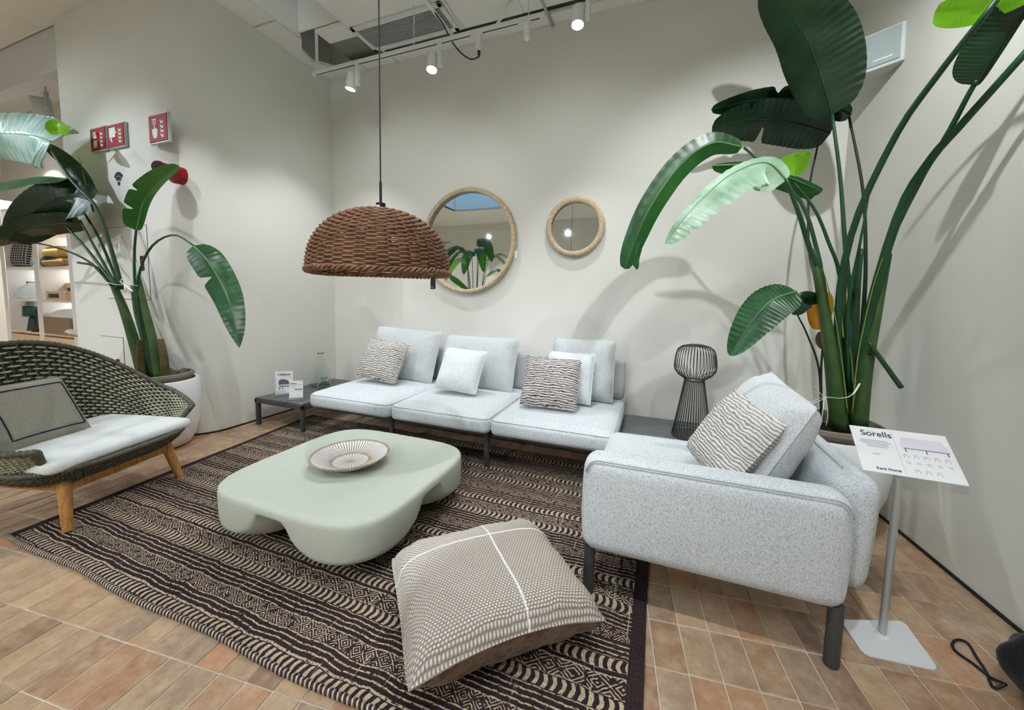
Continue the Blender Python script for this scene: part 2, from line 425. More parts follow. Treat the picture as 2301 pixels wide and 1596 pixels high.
# floor: grout bed with every tile on it
floor = struct(plate(-10.1, 2.3, -5.1, D + .1, -0.1, -0.0035).make('floor', M['grout']), 'terracotta tiled floor with pale joints')
def Rz2(a): return np.array([[math.cos(a), math.sin(a)], [-math.sin(a), math.cos(a)]])
TA = Rz2(YAW).T @ Rz2(TILE_YAW); TANG = math.atan2(TA[1, 0], TA[0, 0])
RUG = [(-3.12, 0.835), (0.02, 0.872), (0.02, 2.95), (-3.39, 2.95)]
def inpoly(p, poly):
    c = False; n = len(poly)
    for i in range(n):
        (x1, y1), (x2, y2) = poly[i], poly[(i + 1) % n]
        if (y1 > p[1]) != (y2 > p[1]) and p[0] < (x2 - x1) * (p[1] - y1) / (y2 - y1) + x1: c = not c
    return c
TW, TH = 0.1116, 0.2108
cand = []
for i in range(-75, 25):
    for j in range(-22, 22):
        tx, ty = 0.212 + (i + .5) * TW, 1.551 - (j + .5) * TH
        x, y = TA @ np.array([tx, ty])
        if not (-9.9 < x < xr(y) + 0.03 and -2.0 < y < D): continue
        if y > 2.0 + 0.05 and x < XL - .05 and x > -5.45: continue
        px, py, dz = proj((x, y, 0)); area = 0
        if dz > 0.1 and -60 < px < 2360 and 700 < py < 1680 and not (inpoly((x, y), RUG) and inpoly((x + .08, y), RUG) and inpoly((x - .08, y), RUG)):
            a = proj((x + .05, y, 0)); b = proj((x, y + .05, 0)); area = abs((a[0] - px) * (b[1] - py) - (a[1] - py) * (b[0] - px))
            if inpoly((x, y), [(-2.2, 1.2), (0.7, 1.6), (1.2, 2.5), (1.2, 3.6), (-2.2, 3.6)]) and px < 1950 and y > 1.75: area = 0
        cand.append((area, x, y))
cand.sort(reverse=True)
bm = G().rbox((0, 0, -0.006), (TW - .0042, TH - .0042, .012), .0022, 1)
tile_me = None; rest = G()
for k, (area, x, y) in enumerate(cand):
    if k < 300 and area > 0:
        if tile_me is None:
            o = bm.make('tile', M['tile'], floor); tile_me = o.data
        else:
            o = bpy.data.objects.new('tile', tile_me); COL.objects.link(o); o.parent = floor
        o.location = (x, y, random.uniform(-.0008, .0006)); o.rotation_euler = (random.uniform(-.004, .004), random.uniform(-.006, .006), TANG + random.uniform(-.006, .006))
    else:
        c, sn = math.cos(TANG), math.sin(TANG); hw, hh = TW / 2 - .002, TH / 2 - .002
        rest.add([(x + c * a - sn * b, y + sn * a + c * b, -.0004) for a, b in ((-hw, -hh), (hw, -hh), (hw, hh), (-hw, hh))], [(0, 1, 2, 3)])
o = rest.make('tile_field', M['tile'], floor); o['kind'] = 'stuff'

# roof above the ceiling, open over the left skylight
roof = struct(plate(-10, 2.3, 2.0, D + .1, 4.46, 4.56).make('roof', M['ceil_dark']))
for x0, x1, y0, y1 in ((-10, -5.8, -5.1, 2.0), (-5.8, -3.4, -5.1, -3.0), (-5.8, -3.4, -1.0, 2.0), (-3.4, 2.3, -5.1, 2.0)):
    plate(x0, x1, y0, y1, 4.46, 4.56).make('roof_slab', M['ceil_dark'], roof)
# ceiling: suspended panels, a raised coffer on the left, a slot along the back wall, an opening to the sky
ceil = struct(bpy.data.objects.new('ceiling', None)); COL.objects.link(ceil); ceil['label'] = 'suspended ceiling of pale panels'
def panel(x0, x1, y0, y1, z=ZC, t=0.03, m='ceiling', name='panel'):
    o = G().rbox(((x0 + x1) / 2, (y0 + y1) / 2, z + t / 2), (x1 - x0 - .004, y1 - y0 - .004, t), .003, 1).make(name, M[m], ceil)
    return o
panel(XL, -3.46, 2.0, 2.72); panel(XL, -3.46, 2.724, 3.0, ZC - .012)
o = G().prism([(XL, 3.0), (-3.46, 3.0), (-3.60, 3.12), (-3.66, 3.3), (-3.5, 3.5), (-3.2, 3.5), (-3.2, D), (XL, D)], ZC - .012, ZC + .02).make('panel', M['ceiling'], ceil)
for a, b in zip((-3.2, -2.45, -1.05, 0.2), (-2.45, -1.05, 0.2, 1.3)): panel(a, b, 3.5, D)
panel(-3.25, -2.9, 2.97, 3.16)
for a, b in zip((-2.9, -1.84, -1.24, -0.62, 0.0, 0.62), (-1.84, -1.24, -0.62, 0.0, 0.62, 1.75)):
    panel(a, b, 2.45, 3.42); panel(a, b, 2.0, 2.446)
panel(-3.46, -3.43, 2.0, 2.97, ZC, .55, 'ceiling', 'upstand'); panel(-2.93, -2.9, 2.0, 2.97, ZC + .03, .5, 'ceiling', 'upstand')
panel(-3.46, -2.9, 2.94, 2.97, ZC + .03, .5, 'ceiling', 'upstand')
panel(-3.75, 1.7, 1.99, D, ZC + .56, .03, 'ceiling', 'slab'); panel(-3.4, 1.5, 3.16, 3.62, ZC + .12, .02, 'ceil_dark', 'slot_shade')  # darker sheet above the slot paints the shadow band there
for x0, x1, y0, y1 in ((-10, -5.8, -5, 2.05), (-5.8, XL, -1.0, 2.05), (-3.4, -1.3, -5, 2.0), (XL, -3.4, -1, 2.0), (-5.8, -3.4, -5, -3.0), (-1.3, 0.9, -0.6, 2.0), (-1.3, 0.9, -5, -2.6), (0.9, 2.2, -5, 2.0), (-10, -5.45, 2.18, 2.95)):
    panel(x0, x1, y0, y1, ZC if y1 < 2.9 else 3.95, .04)
for x0, x1, y0, y1 in ((-5.84, -5.8, -3, -1), (-3.4, -3.36, -3, -1), (-5.8, -3.4, -3.04, -3), (-5.8, -3.4, -1, -0.96), (-1.34, -1.3, -2.6, -.6), (.9, .94, -2.6, -.6), (-1.3, .9, -2.64, -2.6), (-1.3, .9, -.6, -.56)):  # second opening added only for the fill light, no sky above it
    panel(x0, x1, y0, y1, ZC, .62, 'ceiling', 'opening_kerb')
# ------------------------------------------------------------------ rug
def rug_mat():
    t = NT('woven_rug', 0.95, 0, 0.05)
    x, y, z = t.xyz()[0:3]
    wob = t.mth('MULTIPLY', t.mth('SUBTRACT', t.noise(t.scaled(3, 1.5, 1), 3, 2), 0.5), 0.03)
    jit = t.mth('MULTIPLY', t.mth('SUBTRACT', t.noise(t.scaled(60, 60, 1), 1.0, 2), 0.5), 0.006)
    v = t.mth('ADD', t.mth('ADD', y, wob), jit)
    u = t.mth('ADD', x, t.mth('MULTIPLY', t.mth('SUBTRACT', t.noise(t.scaled(40, 40, 1), 1.0, 2), .5), .012))
    P = 0.42
    ph = t.mth('MULTIPLY', t.mth('FRACT', t.mth('DIVIDE', t.mth('SUBTRACT', v, 0.85 - 4.2), P)), P)     # 0..P
    def band(c, h): return t.mth('LESS_THAN', t.mth('ABSOLUTE', t.mth('SUBTRACT', ph, c)), h)
    def loc(c, h): return t.mth('DIVIDE', t.mth('SUBTRACT', ph, c - h), 2 * h)   # 0..1 across the band
    # thin cream pinstripes
    st = t.mth('FRACT', t.mth('DIVIDE', v, 0.0215))
    dash = t.mth('GREATER_THAN', t.noise(t.scaled(70, 160, 1), 1.0, 2), 0.43)
    stripe = t.mth('MULTIPLY', t.mth('LESS_THAN', st, 0.27), dash)
    # slanted teeth
    def teeth(c, h, sl):
        a = t.mth('FRACT', t.mth('DIVIDE', t.mth('ADD', u, t.mth('MULTIPLY', t.mth('SINE', t.mth('MULTIPLY', loc(c, h), 3.1)), sl)), 0.031))
        inside = t.mth('LESS_THAN', t.mth('ABSOLUTE', t.mth('SUBTRACT', ph, c)), h * 0.78)
        edge = t.mth('MULTIPLY', dash, t.mth('GREATER_THAN', t.mth('ABSOLUTE', t.mth('SUBTRACT', ph, c)), h * 0.90))
        return t.mth('MAXIMUM', t.mth('MULTIPLY', t.mth('LESS_THAN', a, 0.48), inside), edge)
    def diamonds(c, h, per):
        f = t.mth('ABSOLUTE', t.mth('SUBTRACT', t.mth('MULTIPLY', t.mth('FRACT', t.mth('DIVIDE', u, per)), 2), 1))
        l = loc(c, h)
        d = t.mth('ADD', f, t.mth('ABSOLUTE', t.mth('SUBTRACT', t.mth('MULTIPLY', l, 2), 1)))
        ring = t.mth('LESS_THAN', t.mth('FRACT', t.mth('MULTIPLY', d, 2.2)), 0.36)
        brk = t.mth('GREATER_THAN', t.noise(t.scaled(45, 45, 1), 1.0, 2), 0.42)
        return t.mth('MULTIPLY', ring, brk)
    def sel(mask, a, b): return t.mth('ADD', t.mth('MULTIPLY', mask, a), t.mth('MULTIPLY', t.mth('SUBTRACT', 1.0, mask), b))
    m = stripe
    m = sel(band(0.022, .031), teeth(0.022, .031, .012), m)
    m = sel(band(0.155, .028), diamonds(0.155, .028, .062), m)
    m = sel(band(0.300, .031), teeth(0.300, .031, -.012), m)
    m = sel(band(0.364, .033), diamonds(0.364, .033, .085), m)
    # stray vertical threads
    th = t.mth('GREATER_THAN', t.mth('ADD', t.noise(t.scaled(95, 2.2, 1), 1.0, 3, .6), t.mth('MULTIPLY', x, .012)), 0.645)
    m = t.mth('MAXIMUM', m, t.mth('MULTIPLY', th, t.mth('GREATER_THAN', t.noise(t.scaled(150, 150, 1), 1, 2), .42)))
    # bound side edge, dark
    side = t.mth('MAXIMUM', t.mth('GREATER_THAN', x, -0.035), t.mth('LESS_THAN', t.mth('ADD', x, t.mth('MULTIPLY', t.mth('SUBTRACT', y, .84), .128)), -3.07))
    m = t.mth('MULTIPLY', m, t.mth('SUBTRACT', 1.0, side))
    wool = t.noise(t.scaled(220, 120, 1), 1.0, 3, .6)
    dark = t.ramp(t.noise(scale=2.5, detail=3), [(0.3, s(44, 34, 38)), (0.7, s(60, 47, 48))])
    cream = t.ramp(wool, [(0.3, s(150, 132, 110)), (0.7, s(208, 192, 166))])
    col = t.mix(m, dark, cream)
    t.base(t.mix(t.mth('MULTIPLY', t.mth('GREATER_THAN', wool, .62), .25), col, s(120, 100, 84)))
    h = t.mth('ADD', t.mth('SINE', t.mth('MULTIPLY', y, 2 * PI / .0215)), t.mth('SINE', t.mth('MULTIPLY', x, 520)))
    t.bump(h, 0.35, 0.003); return t.m
M['rug'] = rug_mat()
rug = thing('area_rug', 'dark brown woven rug with cream stripes and zigzag bands under the coffee table', 'rug')
def rugfn(u, v):
    (x0, y0), (x1, y1), (x2, y2), (x3, y3) = RUG
    x = (x0 + (x1 - x0) * u) * (1 - v) + (x3 + (x2 - x3) * u) * v; y = (y0 + (y1 - y0) * u) * (1 - v) + (y3 + (y2 - y3) * u) * v
    y += 0.006 * math.sin(x * 7) * (1 - v) ** 4
    return (x, y, 0.011 + 0.003 * mnoise.noise(Vector((x * 4, y * 4, 0))))
g = G().grid(rugfn, 80, 50)
rim = [rugfn(i / 80, 0) for i in range(81)] + [rugfn(1, j / 50) for j in range(1, 51)] + [rugfn(1 - i / 80, 1) for i in range(1, 81)] + [rugfn(0, 1 - j / 50) for j in range(1, 50)]
k = len(g.v); n = len(rim); g.v += [Vector(p) for p in rim] + [Vector((p[0], p[1], 0.0008)) for p in rim]
g.f += [(k + i, k + n + i, k + n + (i + 1) % n, k + (i + 1) % n) for i in range(n)]
g.make('woven_field', M['rug'], rug, True)
M['fringe'] = plain('cream_fringe_yarn', s(196, 182, 160), 0.95, 0, .05, .25, 40)
M['fringe_dark'] = plain('dark_fringe_yarn', s(66, 54, 62), 0.95, 0, .05, .25, 40)
gc, gd = G(), G()
N = 330
for i in range(N):
    u = (i + .5) / N; p = Vector(rugfn(u, 0)); w = 0.0035
    q = [p + Vector((-.004, .004, .002)), p + Vector((-.002, -.006, .006)), p + Vector((.002, -.013, .003)), p + Vector((.005, -.016, -.006))]
    (gc if i % 2 else gd).tube(q, [w, w * 1.15, w, w * .6], 5)
o = gc.make('fringe_loops', M['fringe'], rug, True); o['kind'] = 'stuff'
o = gd.make('fringe_knots', M['fringe_dark'], rug, True); o['kind'] = 'stuff'

# ------------------------------------------------------------------ coffee table
ct = thing('coffee_table', 'low sage grey cement coffee table with four bulging feet', 'coffee table', (-1.64, 1.70, 0.012))
HX, HY, ZT = 0.55, 0.525, 0.29
def outline(a):
    # rounded square
    n = 4.6; c, sn = math.cos(a), math.sin(a)
    return 1.0 / ((abs(c) / HX) ** n + (abs(sn) / HY) ** n) ** (1 / n)
FEET = [(sx * .29, sy * .27) for sx in (-1, 1) for sy in (-1, 1)]
def under(x, y):
    d = 9
    zs = []
    for fx, fy in FEET:
        r = math.hypot(x - fx, y - fy) / 0.315
        zs.append(0.245 * (1 - math.sqrt(max(0, 1 - min(r, 1) ** 2))) if r < 1 else 0.245)
    # smooth minimum of the four bowls and the slab underside
    k = 28.0; tot = sum(math.exp(-k * z) for z in zs) ; z = -math.log(tot / 4 + 1e-9) / k
    return max(0.0, min(0.245, min(zs) * .75 + z * .25))
NA = 128
rings = []
top = [(0, ZT), (.3, ZT), (.6, ZT), (.8, ZT), (.9, ZT), (.945, ZT - .0006), (.972, ZT - .003), (.988, ZT - .008), (.997, ZT - .018), (1.0, ZT - .032)]
for t_, z in top: rings.append([(t_ * outline(2 * PI * i / NA) * math.cos(2 * PI * i / NA), t_ * outline(2 * PI * i / NA) * math.sin(2 * PI * i / NA), z) for i in range(NA)])
for t_ in (1.0, .997, .99, .98, .965, .945, .92, .89, .85, .80, .74, .68, .6, .5, .4, .3, .15, .001):
    R_ = []
    for i in range(NA):
        a = 2 * PI * i / NA; r = outline(a) * t_; x, y = r * math.cos(a), r * math.sin(a)
        # the corners bulge a little and curve under towards their feet
        zz = under(x, y)
        if t_ == 1.0: zz = ZT - .045
        else: zz = min(zz, ZT - .045 - .0)
        R_.append((x, y, zz))
    rings.append(R_)
g = G(); g.v = [Vector(p) for r in rings for p in r]
for j in range(len(rings) - 1):
    for i in range(NA):
        i2 = (i + 1) % NA; g.f.append((j * NA + i, j * NA + i2, (j + 1) * NA + i2, (j + 1) * NA + i))
o = g.make('table_body', M['coffee'], ct, True); weld(o, .0002); 
o.modifiers.new('soften', 'SMOOTH').iterations = 2
# ------------------------------------------------------------------ plate
def bowl_mat():
    t = NT('painted_stoneware', 0.6, 0, 0.3)
    x, y, z = t.xyz()[0:3]
    r = t.mth('SQRT', t.mth('ADD', t.mth('POWER', x, 2), t.mth('POWER', y, 2)))
    a = t.mth('ARCTAN2', y, x)
    def petals(n, r0, r1, w):
        f = t.mth('ABSOLUTE', t.mth('SUBTRACT', t.mth('FRACT', t.mth('MULTIPLY', a, n / (2 * PI))), .5))
        q = t.mth('DIVIDE', t.mth('SUBTRACT', r, r0), r1 - r0)
        wid = t.mth('MULTIPLY', t.mth('POWER', t.mth('MAXIMUM', q, 0.0), .45), w)
        return t.mth('MULTIPLY', t.mth('LESS_THAN', f, wid), t.mth('MULTIPLY', t.mth('GREATER_THAN', q, 0), t.mth('LESS_THAN', q, 1)))
    m = t.mth('MAXIMUM', petals(74, .112, .207, .32), petals(34, .014, .098, .28))
    m = t.mth('MULTIPLY', m, t.mth('GREATER_THAN', z, .008))
    col = t.mix(m, t.ramp(t.noise(scale=30), [(.3, s(150, 134, 118)), (.7, s(178, 162, 142))]), s(238, 240, 246))
    t.base(col); t.bump(t.mth('MULTIPLY', m, 1.0), .25, .002); return t.m
pl = thing('serving_plate', 'round stoneware plate with white radiating petals on the coffee table', 'plate', (-1.655, 1.70, 0.302))
prof = [(.001, .0), (.085, .0), (.10, .003), (.15, .018), (.20, .042), (.218, .056), (.222, .061), (.218, .063), (.211, .060), (.19, .047), (.15, .030), (.10, .016), (.05, .0115), (.001, .011)]
G().lathe(prof, 72).make('dish', bowl_mat(), pl, True)

# ------------------------------------------------------------------ long sofa along the back wall
sofa = thing('modular_sofa', 'long three seat pale grey sofa on dark metal legs along the back wall', 'sofa', (-1.575, 2.95, 0))
def sx(x): return x + 1.575
fr = G()
for y in (2.60, 3.42): fr.rbox((0.0, y - 2.95, .262), (2.66, .045, .05), .008)
for x in (-2.9, -2.0, -1.12, -.26): fr.rbox((sx(x), 3.01 - 2.95, .262), (.045, .80, .045), .008)
fr.make('frame', M['dark_metal'], sofa)
def leg(x, y, h, parent, r=.021, m='dark_metal', ox=0, oy=0):
    o = G().tube([(x, y, 0.0), (x, y, .006), (x, y, h)], [r * .9, r, r], 14).make('leg', M[m], parent); return smooth_angle(o)
for x in (-2.04, -1.16, -.28):
    for y in (2.56, 3.42): leg(sx(x), y - 2.95, .285, sofa)
leg(sx(-2.87), 3.42 - 2.95, .285, sofa)
for k, xc in enumerate((-2.43, -1.545, -.66)):
    o = weld(softbox(.872, .96, .135, .045, .035, 18, .012, k).make('seat_cushion', M['sofa'], sofa, True)); o.location = (sx(xc), 2.935 - 2.95, .288)
    ring = []
    w, d, r = .872 / 2 - .006, .96 / 2 - .006, .05
    for cx_, cy_, a0 in ((w - r, d - r, 0), (-w + r, d - r, 90), (-w + r, -d + r, 180), (w - r, -d + r, 270)):
        for a in range(0, 91, 15): ring.append((cx_ + r * math.cos(math.radians(a0 + a)), cy_ + r * math.sin(math.radians(a0 + a)), .118))
    G().tube(ring, .0042, 6, closed=True).make('piping', M['sofa_b'], o, True)
    b = weld(softbox(.80, .11, .37, .045, .0, 12, .01).make('backrest', M['sofa_b'], sofa, True)); b.location = (sx(xc) + (.02 if k == 2 else 0), 3.47 - 2.95, .40); b.rotation_euler = (-.08, 0, 0)

# ------------------------------------------------------------------ slatted side tables
def slat_table(label, x0, x1, y0, y1, h, along='y', n=6, legs=((0, 0), (1, 0), (1, 1), (0, 1))):
    t = thing('side_table', label, 'side table', ((x0 + x1) / 2, (y0 + y1) / 2, 0), group='dark slatted tables beside the sofas')
    w, d = x1 - x0, y1 - y0
    f = G()
    for sy in (-1, 1): f.rbox((0, sy * (d / 2 - .015), h - .033), (w, .03, .042), .006)
    for sx_ in (-1, 1): f.rbox((sx_ * (w / 2 - .015), 0, h - .033), (.03, d, .042), .006)
    f.make('apron', M['dark_metal'], t)
    for k in range(n):
        if along == 'y':
            ww = (w - .02) / n; G().rbox((-w / 2 + .01 + (k + .5) * ww, 0, h - .006), (ww - .009, d - .01, .012), .003, 1).make('slat', M['dark_slat'], t)
        else:
            ww = (d - .02) / n; G().rbox((0, -d / 2 + .01 + (k + .5) * ww, h - .006), (w - .01, ww - .009, .012), .003, 1).make('slat', M['dark_slat'], t)
    for a, b in legs: leg((a - .5) * (w - .045), (b - .5) * (d - .045), h - .012, t, .023)
    return t
slat_table('dark slatted side table between the left wall and the long sofa', -3.66, -3.02, 2.525, 3.50, .275, 'y', 6)
slat_table('dark slatted corner table carrying the wire lamp between the two sofas', -.23, .62, 2.62, 3.50, .275, 'x', 7)

# ------------------------------------------------------------------ armchair sofa on the right
arm = thing('corner_sofa', 'pale grey upholstered sofa end with a closed arm facing the camera', 'sofa', (0.22, 2.05, 0))
def L(x, y, z=0): return (x - .22, y - 2.05, z)
o = weld(softbox(.92, .15, .415, .055, .0, 20, .012).make('armrest', M['sofa'], arm, True)); o.location = L(.205, 1.625, .225)
w, r = .455, .07
ring = [(-w, -.078, .02)] + [(-w + .003, -.078, z) for z in (.1, .2, .3)]
pts = []
for a in np.linspace(PI, PI / 2, 8): pts.append((-w + .06 + .055 * math.cos(a), -.071, .352 + .055 * math.sin(a)))
for a in np.linspace(PI / 2, 0, 8): pts.append((w - .06 + .055 * math.cos(a), -.071, .352 + .055 * math.sin(a)))
G().tube(pts, .0035, 6).make('seam', M['sofa_b'], o, True)
o = weld(softbox(.17, .98, .44, .06, .0, 18, .012).make('backrest', M['sofa'], arm, True)); o.location = L(.70, 2.185, .225); o.rotation_euler = (0, .05, 0)
pts = [(-.02, y, .443) for y in np.linspace(-.40, .40, 12)]
G().tube(pts, .0035, 6).make('seam', M['sofa_b'], o, True)
o = weld(softbox(.90, .86, .145, .045, .025, 16, .01).make('seat_cushion', M['sofa'], arm, True)); o.location = L(.20, 2.13, .285)
fr = G()
for y in (1.625, 2.52): fr.rbox(L(.21, y, .235), (.90, .045, .05), .008)
for x in (-.20, .62): fr.rbox(L(x, 2.07, .235), (.045, .94, .05), .008)
fr.make('frame', M['dark_metal'], arm)
for x, y in ((-.225, 1.605), (.648, 1.60), (-.225, 2.53), (.648, 2.53)): leg(x - .22, y - 2.05, .235, arm, .024)
# ------------------------------------------------------------------ cushions
def onplane(px, py, p0, n):
    d = Vector(ray(px, py)); o = Vector(CP); return o + d * ((Vector(p0) - o).dot(n) / d.dot(n))
def ridged(name, c1, c2, per=0.0105):
    t = NT(name, .95, 0, .05); x, y, z = t.xyz()[0:3]
    v = t.mth('ADD', z, t.mth('MULTIPLY', t.mth('SUBTRACT', t.noise(t.scaled(16, 16, 22), 1.0, 3), .5), .034))
    w = t.mth('ADD', t.mth('MULTIPLY', t.mth('SINE', t.mth('MULTIPLY', v, 2 * PI / per)), .5), .5)
    n = t.noise(t.scaled(26, 26, 60), 1.0, 3, .6)
    h = t.mth('ADD', t.mth('MULTIPLY', w, .7), t.mth('MULTIPLY', n, .45))
    t.base(t.ramp(h, [(.26, c1), (.54, c2), (.85, tuple(min(1, q * 1.12) for q in c2[:3]) + (1,))])); t.bump(h, .8, .006); return t.m
M['ridged'] = ridged('ridged_taupe_weave', s(92, 86, 82), s(198, 194, 188), .017)
M['ridged_b'] = ridged('ridged_plum_weave', s(66, 58, 62), s(194, 188, 184), .018)
M['ridged_c'] = ridged('ridged_cream_weave', s(150, 144, 140), s(218, 214, 210), .015)
def leaning(label, px, yt, yb, t, mat, name='throw_cushion', cat='cushion', **kw):
    tl, tr, br, bl = px
    q = [ony(*tl, yt), ony(*tr, yt), ony(*br, yb), ony(*bl, yb)]
    fr, w, h = quad_frame(*q)
    return cushion(name, fr, w, h, t, mat, label, cat, **kw)
B_ = dict(name='back_cushion', n=24, pinch=.03, wr=.012)
leaning('large grey back cushion at the left end of the long sofa', ((834, 731), (986, 748), (980, 866), (836, 846)), 3.36, 3.17, .22, M['backcush'], seed=1, **B_)
leaning('large grey back cushion in the middle of the long sofa', ((996, 750), (1167, 762), (1153, 886), (988, 868)), 3.36, 3.17, .22, M['backcush'], seed=2, **B_)
leaning('large grey back cushion at the right end of the long sofa', ((1239, 760), (1386, 763), (1377, 908), (1236, 890)), 3.34, 3.15, .21, M['backcush'], seed=3, **B_)
leaning('small ridged taupe cushion tilted at the left end of the long sofa', ((834, 757), (922, 777), (888, 861), (796, 848)), 3.06, 2.86, .17, M['ridged'], seed=4, pinch=.04)
leaning('small plain pale cushion in the middle of the long sofa', ((1001, 778), (1097, 792), (1068, 887), (978, 874)), 3.02, 2.82, .17, M['whitecush'], seed=5, pinch=.04)
leaning('small plain grey cushion behind the plum ridged cushion', ((1230, 788), (1338, 796), (1328, 911), (1224, 898)), 3.08, 2.93, .14, M['whitecush'], seed=6, pinch=.04)
leaning('small ridged plum striped cushion at the right end of the long sofa', ((1182, 800), (1304, 811), (1297, 924), (1170, 911)), 2.90, 2.72, .16, M['ridged_b'], seed=7, pinch=.03)
# big cushion and ridged one on the sofa end
c = Vector((.47, 2.04, .68)); n_ = Vector((-.80, -.22, .42)).normalized()
rt = Vector((.03, -.60, -.05)); up = Vector((.22, .06, .50))
fr = frame4(c, rt, up)
cushion('back_cushion', fr, .56, .54, .28, M['whitecush'], 'large pale cushion standing upright on the sofa end', n=26, pinch=.04, wr=.014, seed=8)
c = ony(1640, 984, 1.90); fr = frame4(c, Vector((.12, -.38, -.05)), Vector((.20, .10, .36)))
cushion('throw_cushion', fr, .40, .38, .15, M['ridged_c'], 'cream ridged cushion leaning on the big cushion of the sofa end', n=26, pinch=.04, seed=9)

# floor cushion
def knit():
    t = NT('knitted_cover', .95, 0, .05); x, y, z = t.xyz()[0:3]
    P = .0125
    row = t.mth('FLOOR', t.mth('DIVIDE', z, P * .72))
    xs = t.mth('ADD', x, t.mth('MULTIPLY', t.mth('MODULO', row, 2.0), P / 2))
    a = t.mth('ABSOLUTE', t.mth('SINE', t.mth('MULTIPLY', xs, PI / P)))
    b = t.mth('ABSOLUTE', t.mth('SINE', t.mth('MULTIPLY', z, PI / (P * .72))))
    dots = t.mth('MULTIPLY', a, b)
    lines = a
    blend = t.mth('MULTIPLY', t.mth('ADD', t.mth('SUBTRACT', z, .06), t.mth('MULTIPLY', x, -.35)), 7.0, clamp=True)
    h = t.mth('ADD', t.mth('MULTIPLY', dots, t.mth('SUBTRACT', 1.0, blend)), t.mth('MULTIPLY', lines, blend))
    h = t.mth('ADD', t.mth('MULTIPLY', h, .85), t.mth('MULTIPLY', t.noise(scale=120, detail=2), .2))
    col = t.ramp(h, [(.1, s(140, 128, 118)), (.55, s(190, 180, 170)), (.95, s(226, 222, 216))])
    l1 = t.mth('LESS_THAN', t.mth('ABSOLUTE', t.mth('SUBTRACT', z, .125)), .0045)
    l2 = t.mth('LESS_THAN', t.mth('ABSOLUTE', t.mth('SUBTRACT', x, .045)), .0042)
    t.base(t.mix(t.mth('MAXIMUM', l1, l2), col, s(240, 236, 228))); t.bump(h, .8, .006); return t.m
M['knit'] = knit()
M['velvet'] = fabric('brown_velvet', s(84, 62, 46), s(128, 100, 76), 40, .15)
fr = frame4((-.575, 1.30, .150), (.735, .678, .0), (-.69, .725, -.01))
cushion('floor_cushion', fr, .70, .62, .27, M['knit'], 'large knitted floor cushion with white lines and brown underside on the rug', 'floor cushion', n=34, pinch=.035, back=M['velvet'], wr=.010, seed=11, arch=.055, full=(4.4, 0.55))

# ------------------------------------------------------------------ woven armchair
ch = thing('lounge_chair', 'wide woven lounge chair with teak legs at the left edge', 'armchair', (-3.277, 1.177, 0), .27)
M['weave_d'] = plain('olive_cord', s(84, 82, 68), .55, 0, .4, .25, 40)
M['weave_l'] = plain('pale_olive_cord', s(176, 172, 150), .5, 0, .4, .3, 30)  # paler olive, takes in the cream highlights on the cross cords
M['gap_shade'] = plain('gap_shade_olive', s(46, 44, 36), .8, 0, .2, .2, 30)  # dark sheet added behind the cords, stands in for shade in the gaps
AM = math.radians(128)
def rim_h(a):
    q = .5 + .5 * math.cos(a / AM * PI); return .49 + .47 * q ** 1.1
def shell(a, t, off=0.0):
    """a: -AM..AM about the back, t: 0 seat level .. 1 rim"""
    dx = .36 + .12 * t + off; dy = .40 + .135 * t + off
    e = .86
    c, sn = math.cos(a), math.sin(a)
    x = -math.copysign(abs(c) ** e, c) * dx; y = math.copysign(abs(sn) ** e, sn) * dy
    z0 = .335; z = z0 + (rim_h(a) - z0) * t
    if abs(a) > math.radians(95): y *= 1 - .10 * (abs(a) - math.radians(95)) * t
    return Vector((x + .02, y, z))
vert, hor = G(), G()
NVt = 84; NH = 22
for i in range(NVt + 1):
    a = -AM + 2 * AM * i / NVt
    pts = [shell(a, t, .005 * (1 if (j + i) % 2 else -1)) for j, t in enumerate(np.linspace(0, 1, NH * 2 + 1))]
    vert.tube(pts, .0068, 4, flat=.7)
for j in range(1, NH):
    t = j / NH
    pts = [shell(-AM + 2 * AM * i / (NVt * 2), t, -.0055 * (1 if ((i // 2) + j) % 2 else -1)) for i in range(NVt * 2 + 1)]
    hor.tube(pts, .0062, 4)
o = vert.make('upright_cords', M['weave_d'], ch, True); o['kind'] = 'stuff'
o = hor.make('cross_cords', M['weave_l'], ch, True); o['kind'] = 'stuff'
G().grid(lambda u, v: shell(-AM + 2 * AM * u, v, .0), 60, 12).make('shell_gap_shade', M['gap_shade'], ch, True)
rimp = [shell(a, 1.0, .004) for a in np.linspace(-AM, AM, 400)]
fa, fb = shell(AM, 1.0), shell(AM, 0.0)
ends = lambda sg: [shell(sg * AM, t, .004) for t in np.linspace(0, 1, 40)]
rp_ = ends(-1) + rimp[1:-1] + ends(1)[::-1]
G().tube(rp_, [.0165 + .0022 * math.sin(i * PI / 2) for i in range(len(rp_))], 8).make('rim', M['weave_d'], ch, True)
# woven seat pan
def pan(u, v, off=0):
    a = 2 * PI * u; c, sn = math.cos(a), math.sin(a); e = .55
    k = 1.0 - .02 * v - .16 * v * v + off
    x = math.copysign(abs(c) ** e, c) * .37 * k; y = math.copysign(abs(sn) ** e, sn) * .42 * k
    return Vector((x + .02, y, .352 - .085 * v + .0))
G().grid(lambda u, v: pan(u, v, -.03), 80, 8, True).make('pan_gap_shade', M['gap_shade'], ch, True)
w1 = G(); w2 = G()
for i in range(110): w1.tube([pan(i / 110, v, .008 * (1 if (i + j) % 2 else -1)) for j, v in enumerate(np.linspace(0, 1, 9))], .0072, 4)
for j in range(9): w2.tube([pan(i / 220, j / 8, .008 * (1 if (i // 2 + j) % 2 else -1)) for i in range(220)], .0062, 4, closed=True)
o = w1.make('pan_uprights', M['weave_d'], ch, True); o['kind'] = 'stuff'; o = w2.make('pan_cords', M['weave_d'], ch, True); o['kind'] = 'stuff'
